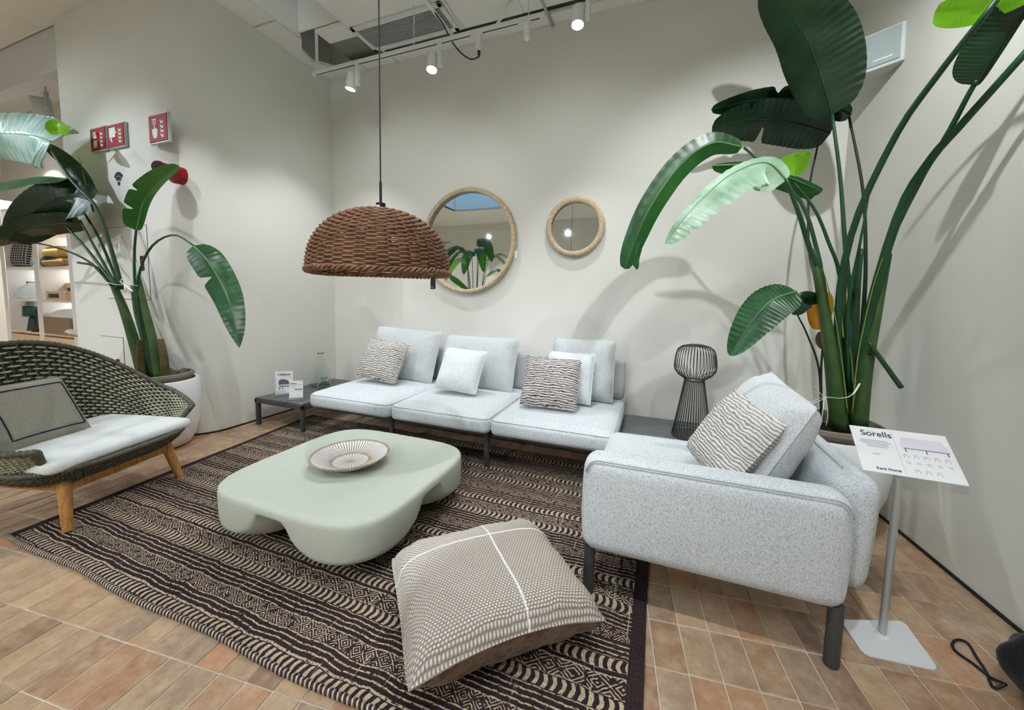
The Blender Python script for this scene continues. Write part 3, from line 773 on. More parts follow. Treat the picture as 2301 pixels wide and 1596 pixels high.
G().tube([pan(i / 440, 0) for i in range(440)], [.0155 + .0022 * math.sin(i * PI / 2) for i in range(440)], 8, closed=True).make('pan_rim', M['weave_d'], ch, True)
o = weld(softbox(.66, .78, .075, .034, .012, 16, .004).make('seat_cushion', M['white_seat'] if 'white_seat' in M else fabric('chair_seat_cover', s(212, 216, 216), s(228, 231, 230), 400, .08), ch, True)); o.location = (.035, 0, .345)
for sx_, sy_ in ((1, -1), (1, 1), (-1, -1), (-1, 1)):
    top = Vector((sx_ * .265, sy_ * .27, .285)); bot = Vector((sx_ * .328, sy_ * .313, .0 if sx_ < 0 or sy_ > 0 else .012))
    o = G().tube([bot, bot.lerp(top, .02), bot.lerp(top, .5), top], [.0195, .021, .027, .030], 14).make('leg', M['oak'], ch); smooth_angle(o)
for nm, p, q in (('front_rail', (.285, -.28, .232), (.285, .28, .232)), ('rear_rail', (-.285, -.28, .232), (-.285, .28, .232)), ('side_rail', (-.28, -.285, .240), (.28, -.285, .240)), ('side_rail', (-.28, .285, .240), (.28, .285, .240))):
    p, q = Vector(p), Vector(q); dd = (q - p); sz = (dd.length, .022, .046) if abs(dd.x) > abs(dd.y) else (.022, dd.length, .046)
    G().rbox((p + q) / 2, sz, .006).make(nm, M['oak'], ch)
# rectangular pillow on the chair
M['linen'] = fabric('greige_linen', s(126, 122, 110), s(152, 148, 136), 420, .2)
M['navy'] = plain('navy_stitching', s(40, 44, 66), .9, 0, .05, .1)
bl, br = onz(52, 1012, .425), onz(222, 962, .425)
rt = br - bl
cc = (bl + br) / 2 + Vector((-.13, -.02, .160)) + rt.normalized() * -.05
fr = frame4(cc, rt, Vector((-.36, -.06, .62)))
pw, ph_ = rt.length * 1.12, .39
pil = cushion('lumbar_cushion', fr, pw, ph_, .12, M['linen'], 'greige rectangular cushion with navy stitched border on the woven chair', n=24, pinch=.03, seed=12, piping=M['linen'])
fn = pillow_pts(pw, ph_, .12, 24, .03, 0, 12, .006)
k0, k1 = .085, .13
loop = [fn(-1, u, k1) for u in np.linspace(k0, 1 - k0, 30)] + [fn(-1, 1 - k0, v) for v in np.linspace(k1, 1 - k1, 20)[1:]] + [fn(-1, u, 1 - k1) for u in np.linspace(1 - k0, k0, 30)[1:]] + [fn(-1, k0, v) for v in np.linspace(1 - k1, k1, 20)[1:-1]]
G().tube([p + Vector((0, -.002, 0)) for p in loop], .0035, 5, closed=True).make('stitching', M['navy'], pil, True)

# ------------------------------------------------------------------ pendant lamp
PC = ony(857, 612, 1.5); PC = Vector((PC.x, PC.y, 1.405))
pd = thing('pendant_lamp', 'dome shaped brown wicker pendant lamp hanging on a black cord', 'pendant lamp', PC)
M['wicker'] = plain('brown_wicker', s(136, 100, 76), .65, 0, .25, .3, 18)
M['wicker_d'] = plain('dark_wicker', s(84, 54, 38), .7, 0, .2, .3, 18)
PR, PH = .318, .300
def dome(t):   # 0 rim .. 1 top
    r = PR * max(0.0, (1 - t ** 2.35)) ** (1 / 2.1); return r * (1 + .0), PH * t
g = G(); NS = 44; NR = 33
for j in range(NR):
    t = (j + .6) / NR * .985; r, z = dome(t)
    if r < .03: continue
    n = NS * 4
    pts = []
    for i in range(n):
        a = 2 * PI * i / n
        # strands cross every stake, over and under by turns
        o_ = .0085 * math.cos(a * NS / 2 + j * PI) * min(1, r / .12); zz = z + .0022 * mnoise.noise(Vector((math.cos(a) * 5, math.sin(a) * 5, j * .7))) + .004 * math.sin(a * 3 + 1) * (1 - t)
        pts.append(((r + o_) * math.cos(a), (r + o_) * math.sin(a), zz))
    g.tube(pts, .0049, 5, closed=True)
o = g.make('woven_strands', M['wicker'], pd, True); o['kind'] = 'stuff'
for i in range(NS // 2 * 2):
    if i % 2: continue
    a = 2 * PI * (i + .5) / NS
    pts = [(dome(t)[0] * math.cos(a), dome(t)[0] * math.sin(a), dome(t)[1]) for t in np.linspace(0, .975, 16)]
    G().tube(pts, .0042, 5).make('stake', M['wicker_d'], pd, True)
for k in range(3):
    pts = [((PR + .004 + .008 * math.cos(a * 26 + k * 2.1)) * math.cos(a), (PR + .004 + .008 * math.cos(a * 26 + k * 2.1)) * math.sin(a), .004 + .008 * math.sin(a * 26 + k * 2.1) + .003 * math.sin(a * 3 + 1)) for a in np.linspace(0, 2 * PI, 420)[:-1]]
    G().tube(pts, .006, 6, closed=True).make('braided_rim', M['wicker'], pd, True)
smooth_angle(G().lathe([(.001, PH - .012), (.022, PH - .012), (.022, PH + .03), (.006, PH + .034), (.006, PH + .13), (.001, PH + .13)], 20).make('socket', M['black'], pd))
G().rbox((.0, -.0215, PH + .012), (.022, .002, .012), .0008, 1).make('rating_label', M['white'], pd)
G().cyl((0, 0, PH + .12), (0, 0, 4.4 - PC.z), .0032, 8).make('cord', M['black'], pd)
G().lathe([(.001, .16), (.02, .165), (.042, .20), (.046, .23), (.03, .27), (.014, .29), (.014, .33), (.001, .33)], 20).make('bulb', M['white'], pd, True)
tg = onz(973, 620, 1.40) ; tg = Vector(PC) + (ony(973, 636, 1.62) - Vector(PC))
tp = tg - Vector(PC); fx = Vector((.935, .355, 0))
poly = [(-.0125, -.03), (.0125, -.03), (.0125, .016), (.009, .025), (0, .030), (-.009, .025), (-.0125, .016)]
G().prism(poly, -.0006, .0006, lambda x, y, z: tp + fx * x + Vector((0, 0, y)) + Vector((-.355, .935, 0)) * z).make('hang_tag', plain('charcoal_card', s(82, 82, 84), .8), pd)
G().tube([tp + Vector((0, 0, .028)), tp + Vector((0, 0, .06)) + fx * -.01], .0006, 4).make('tag_thread', M['ink_pale'], pd)
for q_ in ((-.004, -.022, .012), (-.004, -.017, .009)): G().add([tp + fx * (q_[0] - q_[2] / 2) + Vector((.0004, -.0012, q_[1] - .001)), tp + fx * (q_[0] + q_[2] / 2) + Vector((.0004, -.0012, q_[1] - .001)), tp + fx * (q_[0] + q_[2] / 2) + Vector((.0004, -.0012, q_[1] + .001)), tp + fx * (q_[0] - q_[2] / 2) + Vector((.0004, -.0012, q_[1] + .001))], [(0, 1, 2, 3)]).make('tag_print', M['white'], pd)

# ------------------------------------------------------------------ mirrors
def mirror(label, x, z, R, w, dep, m, name='wall_mirror'):
    t = thing(name, label, 'mirror', (x, D, z), group='round wall mirrors')
    AX = Matrix(((1, 0, 0), (0, 0, -1), (0, 1, 0)))      # lathe axis along -y
    prof = [(R - w, .004), (R - w, dep - .006), (R - w + .008, dep), (R - w / 2, dep + .003), (R - .010, dep), (R, dep - .012), (R, .004)]
    o = G().lathe(prof, 80, axis=AX, closed=True).make('frame', m, t); smooth_angle(o, 40)
    G().lathe([(.001, .016), (R - w + .003, .016)], 64, axis=AX, caps=False).make('mirror_glass', M['mirror'], t)
    return t
mb = mirror('large round mirror with thin pale wood frame above the sofa', -1.888, 1.882, .546, .044, .062, M['oak_pale'])
mirror('small round mirror with pale wood frame above the sofa', -.757, 1.975, .277, .050, .05, M['oak_pale'])
tp = ony(1159, 572, 3.575) - Vector((-1.888, D, 1.882))
G().rbox(tp, (.022, .0015, .07), .0005, 1).make('price_tag', M['white'], mb)

# ------------------------------------------------------------------ wire table lamp
lp = thing('table_lamp', 'dark green wire cage table lamp on the corner table', 'table lamp', (.29, 3.12, .275))
M['wire'] = plain('dark_green_wire', s(44, 52, 50), .4, 0, .5, .1)
prof = [(.138, .004), (.125, .08), (.105, .20), (.086, .32), (.070, .420), (.068, .440), (.085, .452), (.115, .472), (.140, .505), (.146, .535), (.143, .58), (.136, .63), (.124, .665), (.095, .688), (.055, .697)]
for k in range(40):
    a = 2 * PI * k / 40
    G().tube([(r * math.cos(a), r * math.sin(a), z) for r, z in prof], .0023, 5).make('wire', M['wire'], lp, True)
for r, z in ((.138, .004), (.069, .432), (.055, .697)):
    G().tube([(r * math.cos(a), r * math.sin(a), z) for a in np.linspace(0, 2 * PI, 49)[:-1]], .0042, 6, closed=True).make('ring', M['wire'], lp, True)
G().lathe([(.001, .690), (.052, .690), (.054, .696), (.04, .704), (.001, .705)], 28).make('lid', M['wire'], lp, True)
G().lathe([(.001, 0.001), (.128, 0.001), (.128, .006), (.001, .006)], 32).make('base_plate', M['wire'], lp)

# ------------------------------------------------------------------ vases
def glass(name, c, rough=.03):
    t = NT(name, rough, 0, .5); t.base(c); t.b.inputs['Transmission Weight'].default_value = 1.0; t.b.inputs['IOR'].default_value = 1.3
    t.bump(t.noise(scale=14, detail=2), .05, .01); return t.m
M['glass'] = glass('sea_green_glass', (.93, .985, .96, 1)); M['glass_clear'] = glass('clear_glass', (.93, .96, .96, 1))
def vase(label, p, prof, m, name='glass_vase', sk=(0, 0)):
    inner = [(max(.001, r - .004), z + (.006 if i == 0 else 0)) for i, (r, z) in enumerate(prof)][::-1]
    t = thing(name, label, 'vase', p, group='green glass vases')
    g = G().lathe(prof + inner[:-1] + [(.001, .008)], 40)
    H_ = prof[-1][1]
    for v in g.v: v.x += sk[0] * math.sin(v.z / H_ * PI) ; v.y += sk[1] * math.sin(v.z / H_ * PI)
    g.make('glass_body', m, t, True); return t
pb = onz(722, 867, .275)
vase('tall pale green glass bottle vase on the left side table', (pb.x, pb.y, .275), [(.001, .0), (.085, .0), (.104, .02), (.111, .08), (.109, .14), (.098, .19), (.078, .25), (.056, .30), (.034, .335), (.026, .352), (.026, .362), (.036, .374)], M['glass'], 'bottle_vase', (-.006, 0))
pb2 = onz(731, 874, .275)
vase('small round green glass vase with lip beside the tall bottle vase', (pb2.x + .02, pb2.y - .03, .275), [(.001, 0), (.055, 0), (.068, .02), (.071, .045), (.062, .075), (.04, .096), (.022, .106), (.019, .116), (.032, .127), (.036, .131)], M['glass'], 'bud_vase')
# ------------------------------------------------------------------ cards in acrylic stands
def card(label, bl, br, h, name='sign_card'):
    rt = (br - bl); w = rt.length; nrm = Vector((rt.y, -rt.x, 0)).normalized()
    t = thing(name, label, 'sign card', ((bl + br) / 2))
    fr = frame4((0, 0, 0), rt, Vector((0, 0, 1)) - nrm * .12)
    r3 = fr.to_3x3()
    G().rbox(r3 @ Vector((0, 0, .022 + h / 2)), (w, .003, h), .001, 1, r3).make('card', M['white'], t)
    G().rbox(Vector((0, 0, .012)), (w * 1.04, .05, .024), .002, 1, Matrix.Rotation(math.atan2(rt.y, rt.x), 3, 'Z')).make('acrylic_base', M['acrylic'], t)
    return t, fr, w
def ink_rect(t, fr, x0, x1, z0, z1, m, y=-.0024, name='print'):
    return G().add([fr @ Vector((x0, y, z0)), fr @ Vector((x1, y, z0)), fr @ Vector((x1, y, z1)), fr @ Vector((x0, y, z1))], [(0, 1, 2, 3)]).make(name, m, t)
def ink_poly(t, fr, pts, m, y=-.0024, name='print'):
    return G().add([fr @ Vector((a, y, b)) for a, b in pts], [tuple(range(len(pts)))]).make(name, m, t)
TXT = Matrix(((1, 0, 0, 0), (0, 0, -1, 0), (0, 1, 0, 0), (0, 0, 0, 1)))
def at_text(fr, x, z, y=-.0026): return fr @ Matrix.Translation((x, y, z)) @ TXT
M['plum'] = plain('printed_plum', s(112, 98, 116), .8); M['lilac'] = plain('printed_lilac', s(222, 214, 228), .8)
t1, f1, w1_ = card('taller white card showing a small chair on the left side table', onz(619, 889, .275), onz(659, 886, .275), .215)
text_mesh('Clidever', .034, M['ink'], 'lettering', t1, at_text(f1, 0, .195), .0004, 'CENTER')
ink_poly(t1, f1, [(-.045, .10), (-.05, .135), (-.04, .155), (-.01, .16), (.03, .145), (.055, .11), (.05, .10)], M['plum'])
ink_rect(t1, f1, -.035, .05, .093, .106, M['lilac'], -.0028); ink_rect(t1, f1, -.04, .052, .084, .094, M['plum'])
for x in (-.045, -.018, .042): ink_rect(t1, f1, x, x + .007, .055, .086, M['plum'])
for k in range(3): ink_rect(t1, f1, -.075, .02 - .01 * k, .038 - .007 * k, .041 - .007 * k, M['ink_pale'])
t2, f2, w2_ = card('shorter white price card in front of the chair card', onz(650, 898, .275), onz(681, 896, .275), .155)
text_mesh('Clidever', .018, M['ink'], 'lettering', t2, at_text(f2, -.055, .148), .0002)
for k, (a, b) in enumerate(((-.055, .055), (-.05, .0))): ink_rect(t2, f2, a, b, .136 - .02 * k, .139 - .02 * k, M['ink_pale'])
ink_rect(t2, f2, -.015, .05, .09, .098, M['plum']); ink_rect(t2, f2, .03, .052, .083, .086, M['ink_pale']); ink_rect(t2, f2, -.05, .04, .034, .037, M['ink_pale'])

# ------------------------------------------------------------------ product stand on the right
st = thing('display_stand', 'white floor sign stand with tilted product board beside the sofa end', 'sign stand', (.887, 1.82, 0))
o_ = Vector((.887, 1.82, 0))
b1, b2, b3, b4 = [onz(*p) - o_ for p in ((1888, 1396), (2112, 1512), (1940, 1474), (2030, 1399))]
ang = math.atan2((b2 - b3).y, (b2 - b3).x)
cc = (onz(1888, 1396) + onz(2114, 1512) + onz(1939, 1473) + onz(2034, 1399)) / 4 - o_
wv = (b2 - b3); hv = (b1 - b3)
poly = []
def rc(p, a, b, r=.02): 
    a = (a - p).normalized(); b = (b - p).normalized(); return [p + a * r, p + a * r * .35 + b * r * .35, p + b * r]
P4 = [b3, b2, b4, b1]
for i in range(4): poly += [(q.x, q.y) for q in rc(P4[i], P4[i - 1], P4[(i + 1) % 4])]
G().prism(poly, .001, .007).make('base_plate', M['white_metal'], st)
o = G().cyl((0, 0, .006), (0, 0, .645), .0125, 16).make('pole', plain('brushed_steel', s(190, 192, 192), .35, .6, .5, .03), st); smooth_angle(o)
G().cyl((0, 0, .007), (0, 0, .018), .020, 16).make('collar', M['white_metal'], st)
tl, tr, br, bl = onz(1900, 952, .785), onz(2119, 984, .785), onz(2183, 1090, .655), onz(1948, 1062, .655)
fr, w, h = quad_frame(tl - o_, tr - o_, br - o_, bl - o_)
r3 = fr.to_3x3()
G().rbox(fr.translation, (w, .004, h), .001, 1, r3).make('board', M['white'], st)
G().rbox(fr.translation + r3 @ Vector((0, .010, 0)), (w * .5, .012, h * .4), .002, 1, r3).make('board_bracket', M['white_metal'], st)
def bx(u, v): return (u - .5) * w, (.5 - v) * h
def R4(u0, u1, v0, v1, m): x0, z0 = bx(u0, v1); x1, z1 = bx(u1, v0); ink_rect(st, fr, x0, x1, z0, z1, m, -.0026)
x, z = bx(.10, .205); text_mesh('Sorells', .038 * w / .31, M['ink'], 'lettering', st, at_text(fr, x, z), .0004)
R4(.17, .26, .085, .095, M['ink_pale'])
for k, (a, b) in enumerate(((.08, .36), (.06, .40), (.09, .36), (.12, .36), (.13, .34))): R4(a, b, .30 + .035 * k, .313 + .035 * k, M['ink_pale'])
R4(.16, .24, .60, .612, M['ink_pale'])
x, z = bx(.15, .93); text_mesh('Kave Home', .016 * w / .31, M['ink'], 'lettering', st, at_text(fr, x, z), .0003)
R4(.437, .440, .06, .95, M['ink_pale'])
ink_poly(st, fr, [bx(.50, .30), bx(.52, .15), bx(.92, .15), bx(.95, .30)], M['lilac']); ink_poly(st, fr, [bx(.49, .37), bx(.50, .25), bx(.53, .25), bx(.54, .30), bx(.92, .30), bx(.93, .25), bx(.96, .25), bx(.96, .37)], M['lilac'], -.0030)
R4(.51, .96, .385, .40, M['plum'])
for a in (.52, .725, .93): R4(a, a + .013, .40, .47, M['plum'])
for r_ in range(3):
    for c_ in range(5 if r_ < 1 else (5 if r_ == 1 else 3)):
        u0 = .48 + c_ * .10 + (.06 if r_ == 2 else 0); v0 = .53 + r_ * .15
        R4(u0, u0 + .045, v0, v0 + .010, M['ink_pale'])
        if r_ != 1: R4(u0, u0 + .05, v0 + .025, v0 + .03, M['ink_pale']); R4(u0, u0 + .006, v0 + .03, v0 + .07, M['ink_pale']); R4(u0 + .044, u0 + .05, v0 + .03, v0 + .07, M['ink_pale'])
        else: R4(u0 + .005, u0 + .05, v0 + .03, v0 + .038, M['ink_pale'])
# ------------------------------------------------------------------ potted bird of paradise plants
def spline(pts, n):
    pts = [Vector(p) for p in pts]
    if len(pts) == 2: return [pts[0].lerp(pts[1], i / n) for i in range(n + 1)]
    P = [pts[0] * 2 - pts[1]] + pts + [pts[-1] * 2 - pts[-2]]; out = []
    m = len(pts) - 1
    for i in range(n + 1):
        q = i / n * m; k = min(int(q), m - 1); t = q - k
        a, b, c, d = P[k], P[k + 1], P[k + 2], P[k + 3]
        out.append(.5 * ((2 * b) + (c - a) * t + (2 * a - 5 * b + 4 * c - d) * t * t + (3 * b - a - 3 * c + d) * t ** 3))
    return out
def leaf(root, mids, wl, wr, mat, tilt=(0, 0, 0), fold=.18, ripple=.05, seed=0, n=72, notch=(), prof=(.42, .6), rib=True, nrm=None, curl=0.0):
    P = spline(mids, n); L_ = sum((a - b).length for a, b in zip(P, P[1:]))
    pmax = (prof[0] / sum(prof)) ** prof[0] * (prof[1] / sum(prof)) ** prof[1]
    rows = []; m = 7
    for i, p in enumerate(P):
        t = i / n; T = (P[min(i + 1, n)] - P[max(i - 1, 0)]).normalized()
        N = Vector(nrm) if nrm else (Vector(CP) - p).normalized() + Vector(tilt)
        N = (N - T * N.dot(T)).normalized(); S = N.cross(T)
        w = (max(t, .0) ** prof[0]) * (max(1 - t, 0) ** prof[1]) / pmax
        row = []
        for j in range(-m, m + 1):
            f = j / m; side = wl if f > 0 else wr
            ww = w * side
            for (nt, ns, nd) in notch:
                if (f > 0) == (ns > 0): ww *= 1 - nd * math.exp(-((t - nt) / .018) ** 2)
            x = f * ww; ax = abs(f)
            zz = -fold * abs(x) - curl * ax * ax * abs(ww) + ripple * abs(ww) * ax * math.sin(t * 130 + seed + (2.0 if f > 0 else 0)) * .35 + .04 * abs(ww) * mnoise.noise(Vector((t * 6, f * 2, seed)))
            row.append(p + S * x + N * zz)
        rows.append(row)
    g = G(); k = 2 * m + 1
    g.v = [q for r in rows for q in r]
    for i in range(n):
        for j in range(k - 1): g.f.append((i * k + j, i * k + j + 1, (i + 1) * k + j + 1, (i + 1) * k + j))
    o = g.make('leaf', mat, root, True)
    if rib:
        rr = [max(.0012, .006 * (1 - i / n)) for i in range(n + 1)]
        G().tube([r[m] for r in rows], rr, 6).make('midrib', M['midrib'] if mat is not M['leaf_dark'] else M['petiole_dark'], o, True)
    return o
def px_pts(l, base=Vector()): return [ony(x, y, Y) - base for x, y, Y in l]
def wpx(px, p): return px * proj(p)[2] / F
def leaf_px(root, base, l, wl, wr, mat, **kw):
    w = px_pts(l); mid = w[len(w) // 2]; P_ = [p - base for p in w]
    k = proj(mid)[2] / F
    # widths come in photograph pixels; the normal is taken towards the camera plus a tilt
    tilt = Vector(kw.pop('tilt', (0, 0, 0)))
    nr = kw.pop('nrm', None) or ((Vector(CP) - mid).normalized() + tilt)
    return leaf(root, P_, wl * k, wr * k, mat, nrm=nr, **kw)
def stalk(root, base, l, r0, r1, mat='petiole', name='leaf_stalk', n=18, flat=None):
    P_ = spline(px_pts(l, base), n); rr = [r0 + (r1 - r0) * i / n for i in range(n + 1)]
    return G().tube(P_, rr, 8, flat=flat).make(name, M[mat], root, True)
def pot(root, R, H, foot=False):
    prof = [(.001, .002), (R * .55, .002), (R * .70, .02), (R * .86, .09), (R * .96, H * .36), (R, H * .62), (R * 1.0, H - .012), (R - .006, H), (R - .030, H), (R - .034, H - .02), (R - .04, H - .12), (.001, H - .12)]
    if foot: prof = [(r, z + .05) for r, z in prof]
    o = G().lathe(prof, 64).make('pot', M['pot'], root); smooth_angle(o, 45)
    if foot: smooth_angle(G().lathe([(.001, 0), (R * .76, 0), (R * .80, .012), (R * .86, .09), (R * .7, .10), (.001, .10)], 48).make('pot_foot', plain('grey_foot', s(88, 88, 88), .7), root))
    z = H + (.05 if foot else 0)
    r_ = R - .045
    o = G().lathe([(r_ - .03, z - .13), (r_, z + .015), (r_ + .012, z + .03), (r_ + .008, z + .052), (r_ - .012, z + .055), (r_ - .02, z + .03), (r_ - .035, z - .10), (.001, z - .10)], 64).make('inner_planter', M['planter'], root); smooth_angle(o, 40)
    g = G()
    for k in range(1):
        pass
    G().lathe([(.001, z - .005), (r_ - .05, z - .02), (r_ - .022, z - .03)], 40).make('soil', M['soil'], root, True)

# ---- right hand plant
PR_B = Vector((.97, 2.76, 0))
rp = thing('potted_plant', 'tall bird of paradise plant in a white pot in the right corner', 'plant', PR_B, group='potted bird of paradise plants')
pot(rp, .315, .50, True)
Bp = PR_B
# thick sheathed base
for l, r0, r1, m in (
    ([(1885, 960, 2.70), (1870, 820, 2.68), (1850, 690, 2.66), (1825, 560, 2.66)], .076, .026, 'sheath'),
    ([(1915, 950, 2.74), (1905, 820, 2.74), (1890, 720, 2.74), (1895, 600, 2.74)], .066, .026, 'sheath'),
    ([(1925, 950, 2.70), (1940, 830, 2.68), (1965, 700, 2.66), (1992, 570, 2.62)], .076, .034, 'sheath'),
    ([(1900, 950, 2.80), (1915, 800, 2.82), (1925, 650, 2.84), (1935, 560, 2.85)], .05, .018, 'petiole'),
    ([(1930, 955, 2.78), (1945, 850, 2.78), (1955, 800, 2.78)], .03, .012, 'petiole')):
    stalk(rp, Bp, l, r0, r1, m, 'stalk_sheath', flat=.6)
M['sheath_edge'] = plain('yellow_green_edge', s(128, 138, 66), .5, 0, .3, .2, 9)
for l in ([(1905, 930, 2.63), (1890, 800, 2.62), (1872, 690, 2.61), (1848, 600, 2.62)], [(1922, 900, 2.66), (1912, 800, 2.67), (1900, 720, 2.68)], [(1915, 930, 2.62), (1928, 800, 2.60), (1958, 660, 2.57), (1985, 575, 2.56)], [(1895, 760, 2.64), (1890, 690, 2.66), (1897, 620, 2.69)]):
    stalk(rp, Bp, l, .007, .003, 'sheath_edge', 'sheath_edge', flat=.5)
S_ = lambda l, a=.011, b=.006, m='petiole': stalk(rp, Bp, l, a, b, m)
S_([(1905, 930, 2.76), (1918, 760, 2.82), (1900, 560, 2.86), (1888, 400, 2.90), (1870, 258, 2.92)], .016, .009)
S_([(1915, 930, 2.80), (1940, 700, 2.86), (1945, 560, 2.92), (1938, 420, 3.0), (1908, 262, 3.08)], .013, .007, 'petiole_dark')
S_([(1890, 930, 2.78), (1850, 720, 2.88), (1835, 640, 2.95), (1818, 560, 3.05), (1818, 430, 3.15), (1838, 325, 3.22)], .010, .006, 'petiole_dark')
S_([(1895, 930, 2.74), (1860, 700, 2.72), (1835, 560, 2.74), (1790, 440, 2.76), (1672, 332, 2.80)], .015, .008)
S_([(1885, 900, 2.69), (1850, 650, 2.66), (1820, 560, 2.62), (1795, 480, 2.56), (1766, 402, 2.50)], .018, .010)
S_([(1905, 900, 2.75), (1890, 640, 2.74), (1860, 540, 2.74), (1830, 470, 2.74), (1785, 412, 2.74)], .012, .007)
S_([(1898, 930, 2.70), (1882, 720, 2.64), (1915, 520, 2.52), (2010, 310, 2.36), (2110, 165, 2.20), (2240, 0, 2.05)], .020, .011)
S_([(1920, 930, 2.70), (1950, 720, 2.64), (2020, 480, 2.52), (2090, 360, 2.40), (2160, 280, 2.30), (2330, 90, 2.12)], .026, .013)
S_([(1935, 850, 2.70), (1990, 580, 2.58), (2060, 420, 2.46), (2130, 300, 2.34), (2175, 215, 2.27), (2196, 180, 2.24)], .014, .009)
S_([(1908, 880, 2.70), (1905, 700, 2.66), (1930, 560, 2.66), (1945, 480, 2.66), (1958, 412, 2.66)], .012, .002)
S_([(1846, 950, 2.66), (1840, 830, 2.66), (1815, 755, 2.66), (1792, 708, 2.66)], .007, .004, 'petiole_dark')
S_([(1846, 950, 2.68), (1845, 830, 2.68), (1850, 760, 2.70), (1845, 690, 2.70), (1820, 668, 2.70)], .007, .004, 'petiole_dark')
S_([(1952, 770, 2.60), (1985, 815, 2.58), (2026, 872, 2.55)], .011, .012)
S_([(1932, 880, 2.70), (1945, 810, 2.66), (1957, 795, 2.62)], .012, .009, 'petiole_dark')
lf = lambda *a, **k: leaf_px(rp, Bp, *a, **k)
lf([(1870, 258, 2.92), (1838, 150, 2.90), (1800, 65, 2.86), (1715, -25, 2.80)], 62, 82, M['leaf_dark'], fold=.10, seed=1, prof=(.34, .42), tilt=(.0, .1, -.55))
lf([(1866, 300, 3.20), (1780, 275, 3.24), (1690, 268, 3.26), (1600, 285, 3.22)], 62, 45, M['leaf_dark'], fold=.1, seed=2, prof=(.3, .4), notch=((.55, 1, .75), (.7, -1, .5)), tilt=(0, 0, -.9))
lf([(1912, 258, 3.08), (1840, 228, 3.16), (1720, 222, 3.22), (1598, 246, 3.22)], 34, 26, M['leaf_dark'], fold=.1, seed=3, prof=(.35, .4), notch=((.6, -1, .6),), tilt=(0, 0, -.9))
lf([(1668, 330, 2.80), (1600, 322, 2.76), (1530, 370, 2.72), (1465, 460, 2.66), (1425, 545, 2.62), (1403, 605, 2.60)], 28, 27, M['leaf'], fold=.3, seed=4, prof=(.30, .34), tilt=(.25, 0, .1))
lf([(1440, 545, 2.63), (1428, 580, 2.63), (1432, 606, 2.63)], 9, 9, M['leaf'], fold=.2, seed=14, rib=False)
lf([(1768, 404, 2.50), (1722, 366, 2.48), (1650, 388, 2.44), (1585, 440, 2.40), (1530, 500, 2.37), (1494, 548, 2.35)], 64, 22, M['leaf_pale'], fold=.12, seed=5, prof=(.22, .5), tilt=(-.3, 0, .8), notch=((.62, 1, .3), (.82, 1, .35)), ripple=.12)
lf([(1740, 366, 2.50), (1785, 350, 2.53), (1822, 345, 2.55)], 6, 46, M['leaf_lime'], fold=.05, seed=6, prof=(.5, .28), rib=False)
lf([(1600, 372, 2.78), (1690, 372, 2.80), (1770, 398, 2.80), (1835, 425, 2.80), (1846, 432, 2.80)], 8, 30, M['leaf'], fold=.2, seed=7, prof=(.4, .5))
lf([(1790, 655, 2.50), (1735, 675, 2.45), (1688, 725, 2.41), (1640, 800, 2.36)], 48, 44, M['leaf'], fold=.08, seed=8, prof=(.36, .58), tilt=(-.2, 0, .5), ripple=.1)
lf([(1850, 672, 2.68), (1815, 660, 2.66), (1790, 672, 2.64), (1782, 708, 2.62)], 34, 6, M['leaf_dark'], fold=.3, seed=9, prof=(.4, .4), rib=False)
lf([(1842, 655, 2.80), (1842, 690, 2.80), (1838, 742, 2.80)], 24, 24, M['leaf_yellow'], fold=.2, seed=10, prof=(.25, .35), rib=False)
lf([(1845, 745, 2.80), (1842, 765, 2.80), (1846, 785, 2.79)], 8, 8, M['dry'], fold=.3, seed=15, rib=False)
lf([(2100, 28, 2.22), (2180, 15, 2.18), (2260, -15, 2.10), (2340, -45, 2.0)], 30, 45, M['leaf_lime'], fold=.1, seed=11, prof=(.25, .3), tilt=(-.4, 0, -.6), rib=False)
lf([(2194, 192, 2.24), (2225, 140, 2.21), (2270, 70, 2.17), (2330, -20, 2.10)], 62, 10, M['leaf_dark'], fold=.1, seed=12, prof=(.3, .3), tilt=(0, 0, -.4))
# white tie round the stalks
loop = [ony(x, y, Y) - Bp for x, y, Y in ((1822, 905, 2.60), (1850, 893, 2.58), (1890, 895, 2.57), (1915, 887, 2.58), (1932, 862, 2.60))]
G().tube(spline(loop, 20), [.004] * 16 + [.008] * 5, 6, flat=.35).make('tie', M['ribbon'], rp, True)
for l in ([(1853, 893, 2.575), (1848, 930, 2.56), (1845, 955, 2.56)], [(1856, 893, 2.575), (1860, 930, 2.56), (1856, 957, 2.56)], [(1853, 895, 2.575), (1838, 878, 2.57), (1832, 868, 2.57)], [(1822, 908, 2.59), (1840, 902, 2.58), (1852, 894, 2.575)]):
    G().tube(spline(px_pts(l, Bp), 10), .0035, 6, flat=.4).make('tie_end', M['ribbon'], rp, True)

# ---- left hand plant
PL_B = ony(356, 852, 1.86); PL_Z = PL_B.z; PL_B = Vector((PL_B.x, PL_B.y, 0))
lpn = thing('potted_plant', 'bird of paradise plant tied with white ribbon in a white pot behind the woven chair', 'plant', PL_B, group='potted bird of paradise plants')
pot(lpn, .268, PL_Z)
Bp = PL_B
for l, r0, r1, m in (
    ([(325, 850, 1.83), (305, 780, 1.83), (280, 700, 1.82), (255, 640, 1.81)], .050, .026, 'sheath'),
    ([(345, 850, 1.87), (330, 770, 1.86), (310, 700, 1.85), (300, 640, 1.85)], .046, .022, 'sheath'),
    ([(360, 850, 1.83), (345, 770, 1.84), (325, 690, 1.85), (310, 620, 1.85)], .042, .018, 'sheath'),
    ([(372, 850, 1.85), (368, 800, 1.85), (360, 762, 1.85)], .034, .024, 'dry'),
    ([(318, 850, 1.79), (315, 810, 1.79), (312, 765, 1.79)], .036, .016, 'dry')):
    stalk(lpn, Bp, l, r0, r1, m, 'stalk_sheath', flat=.65)
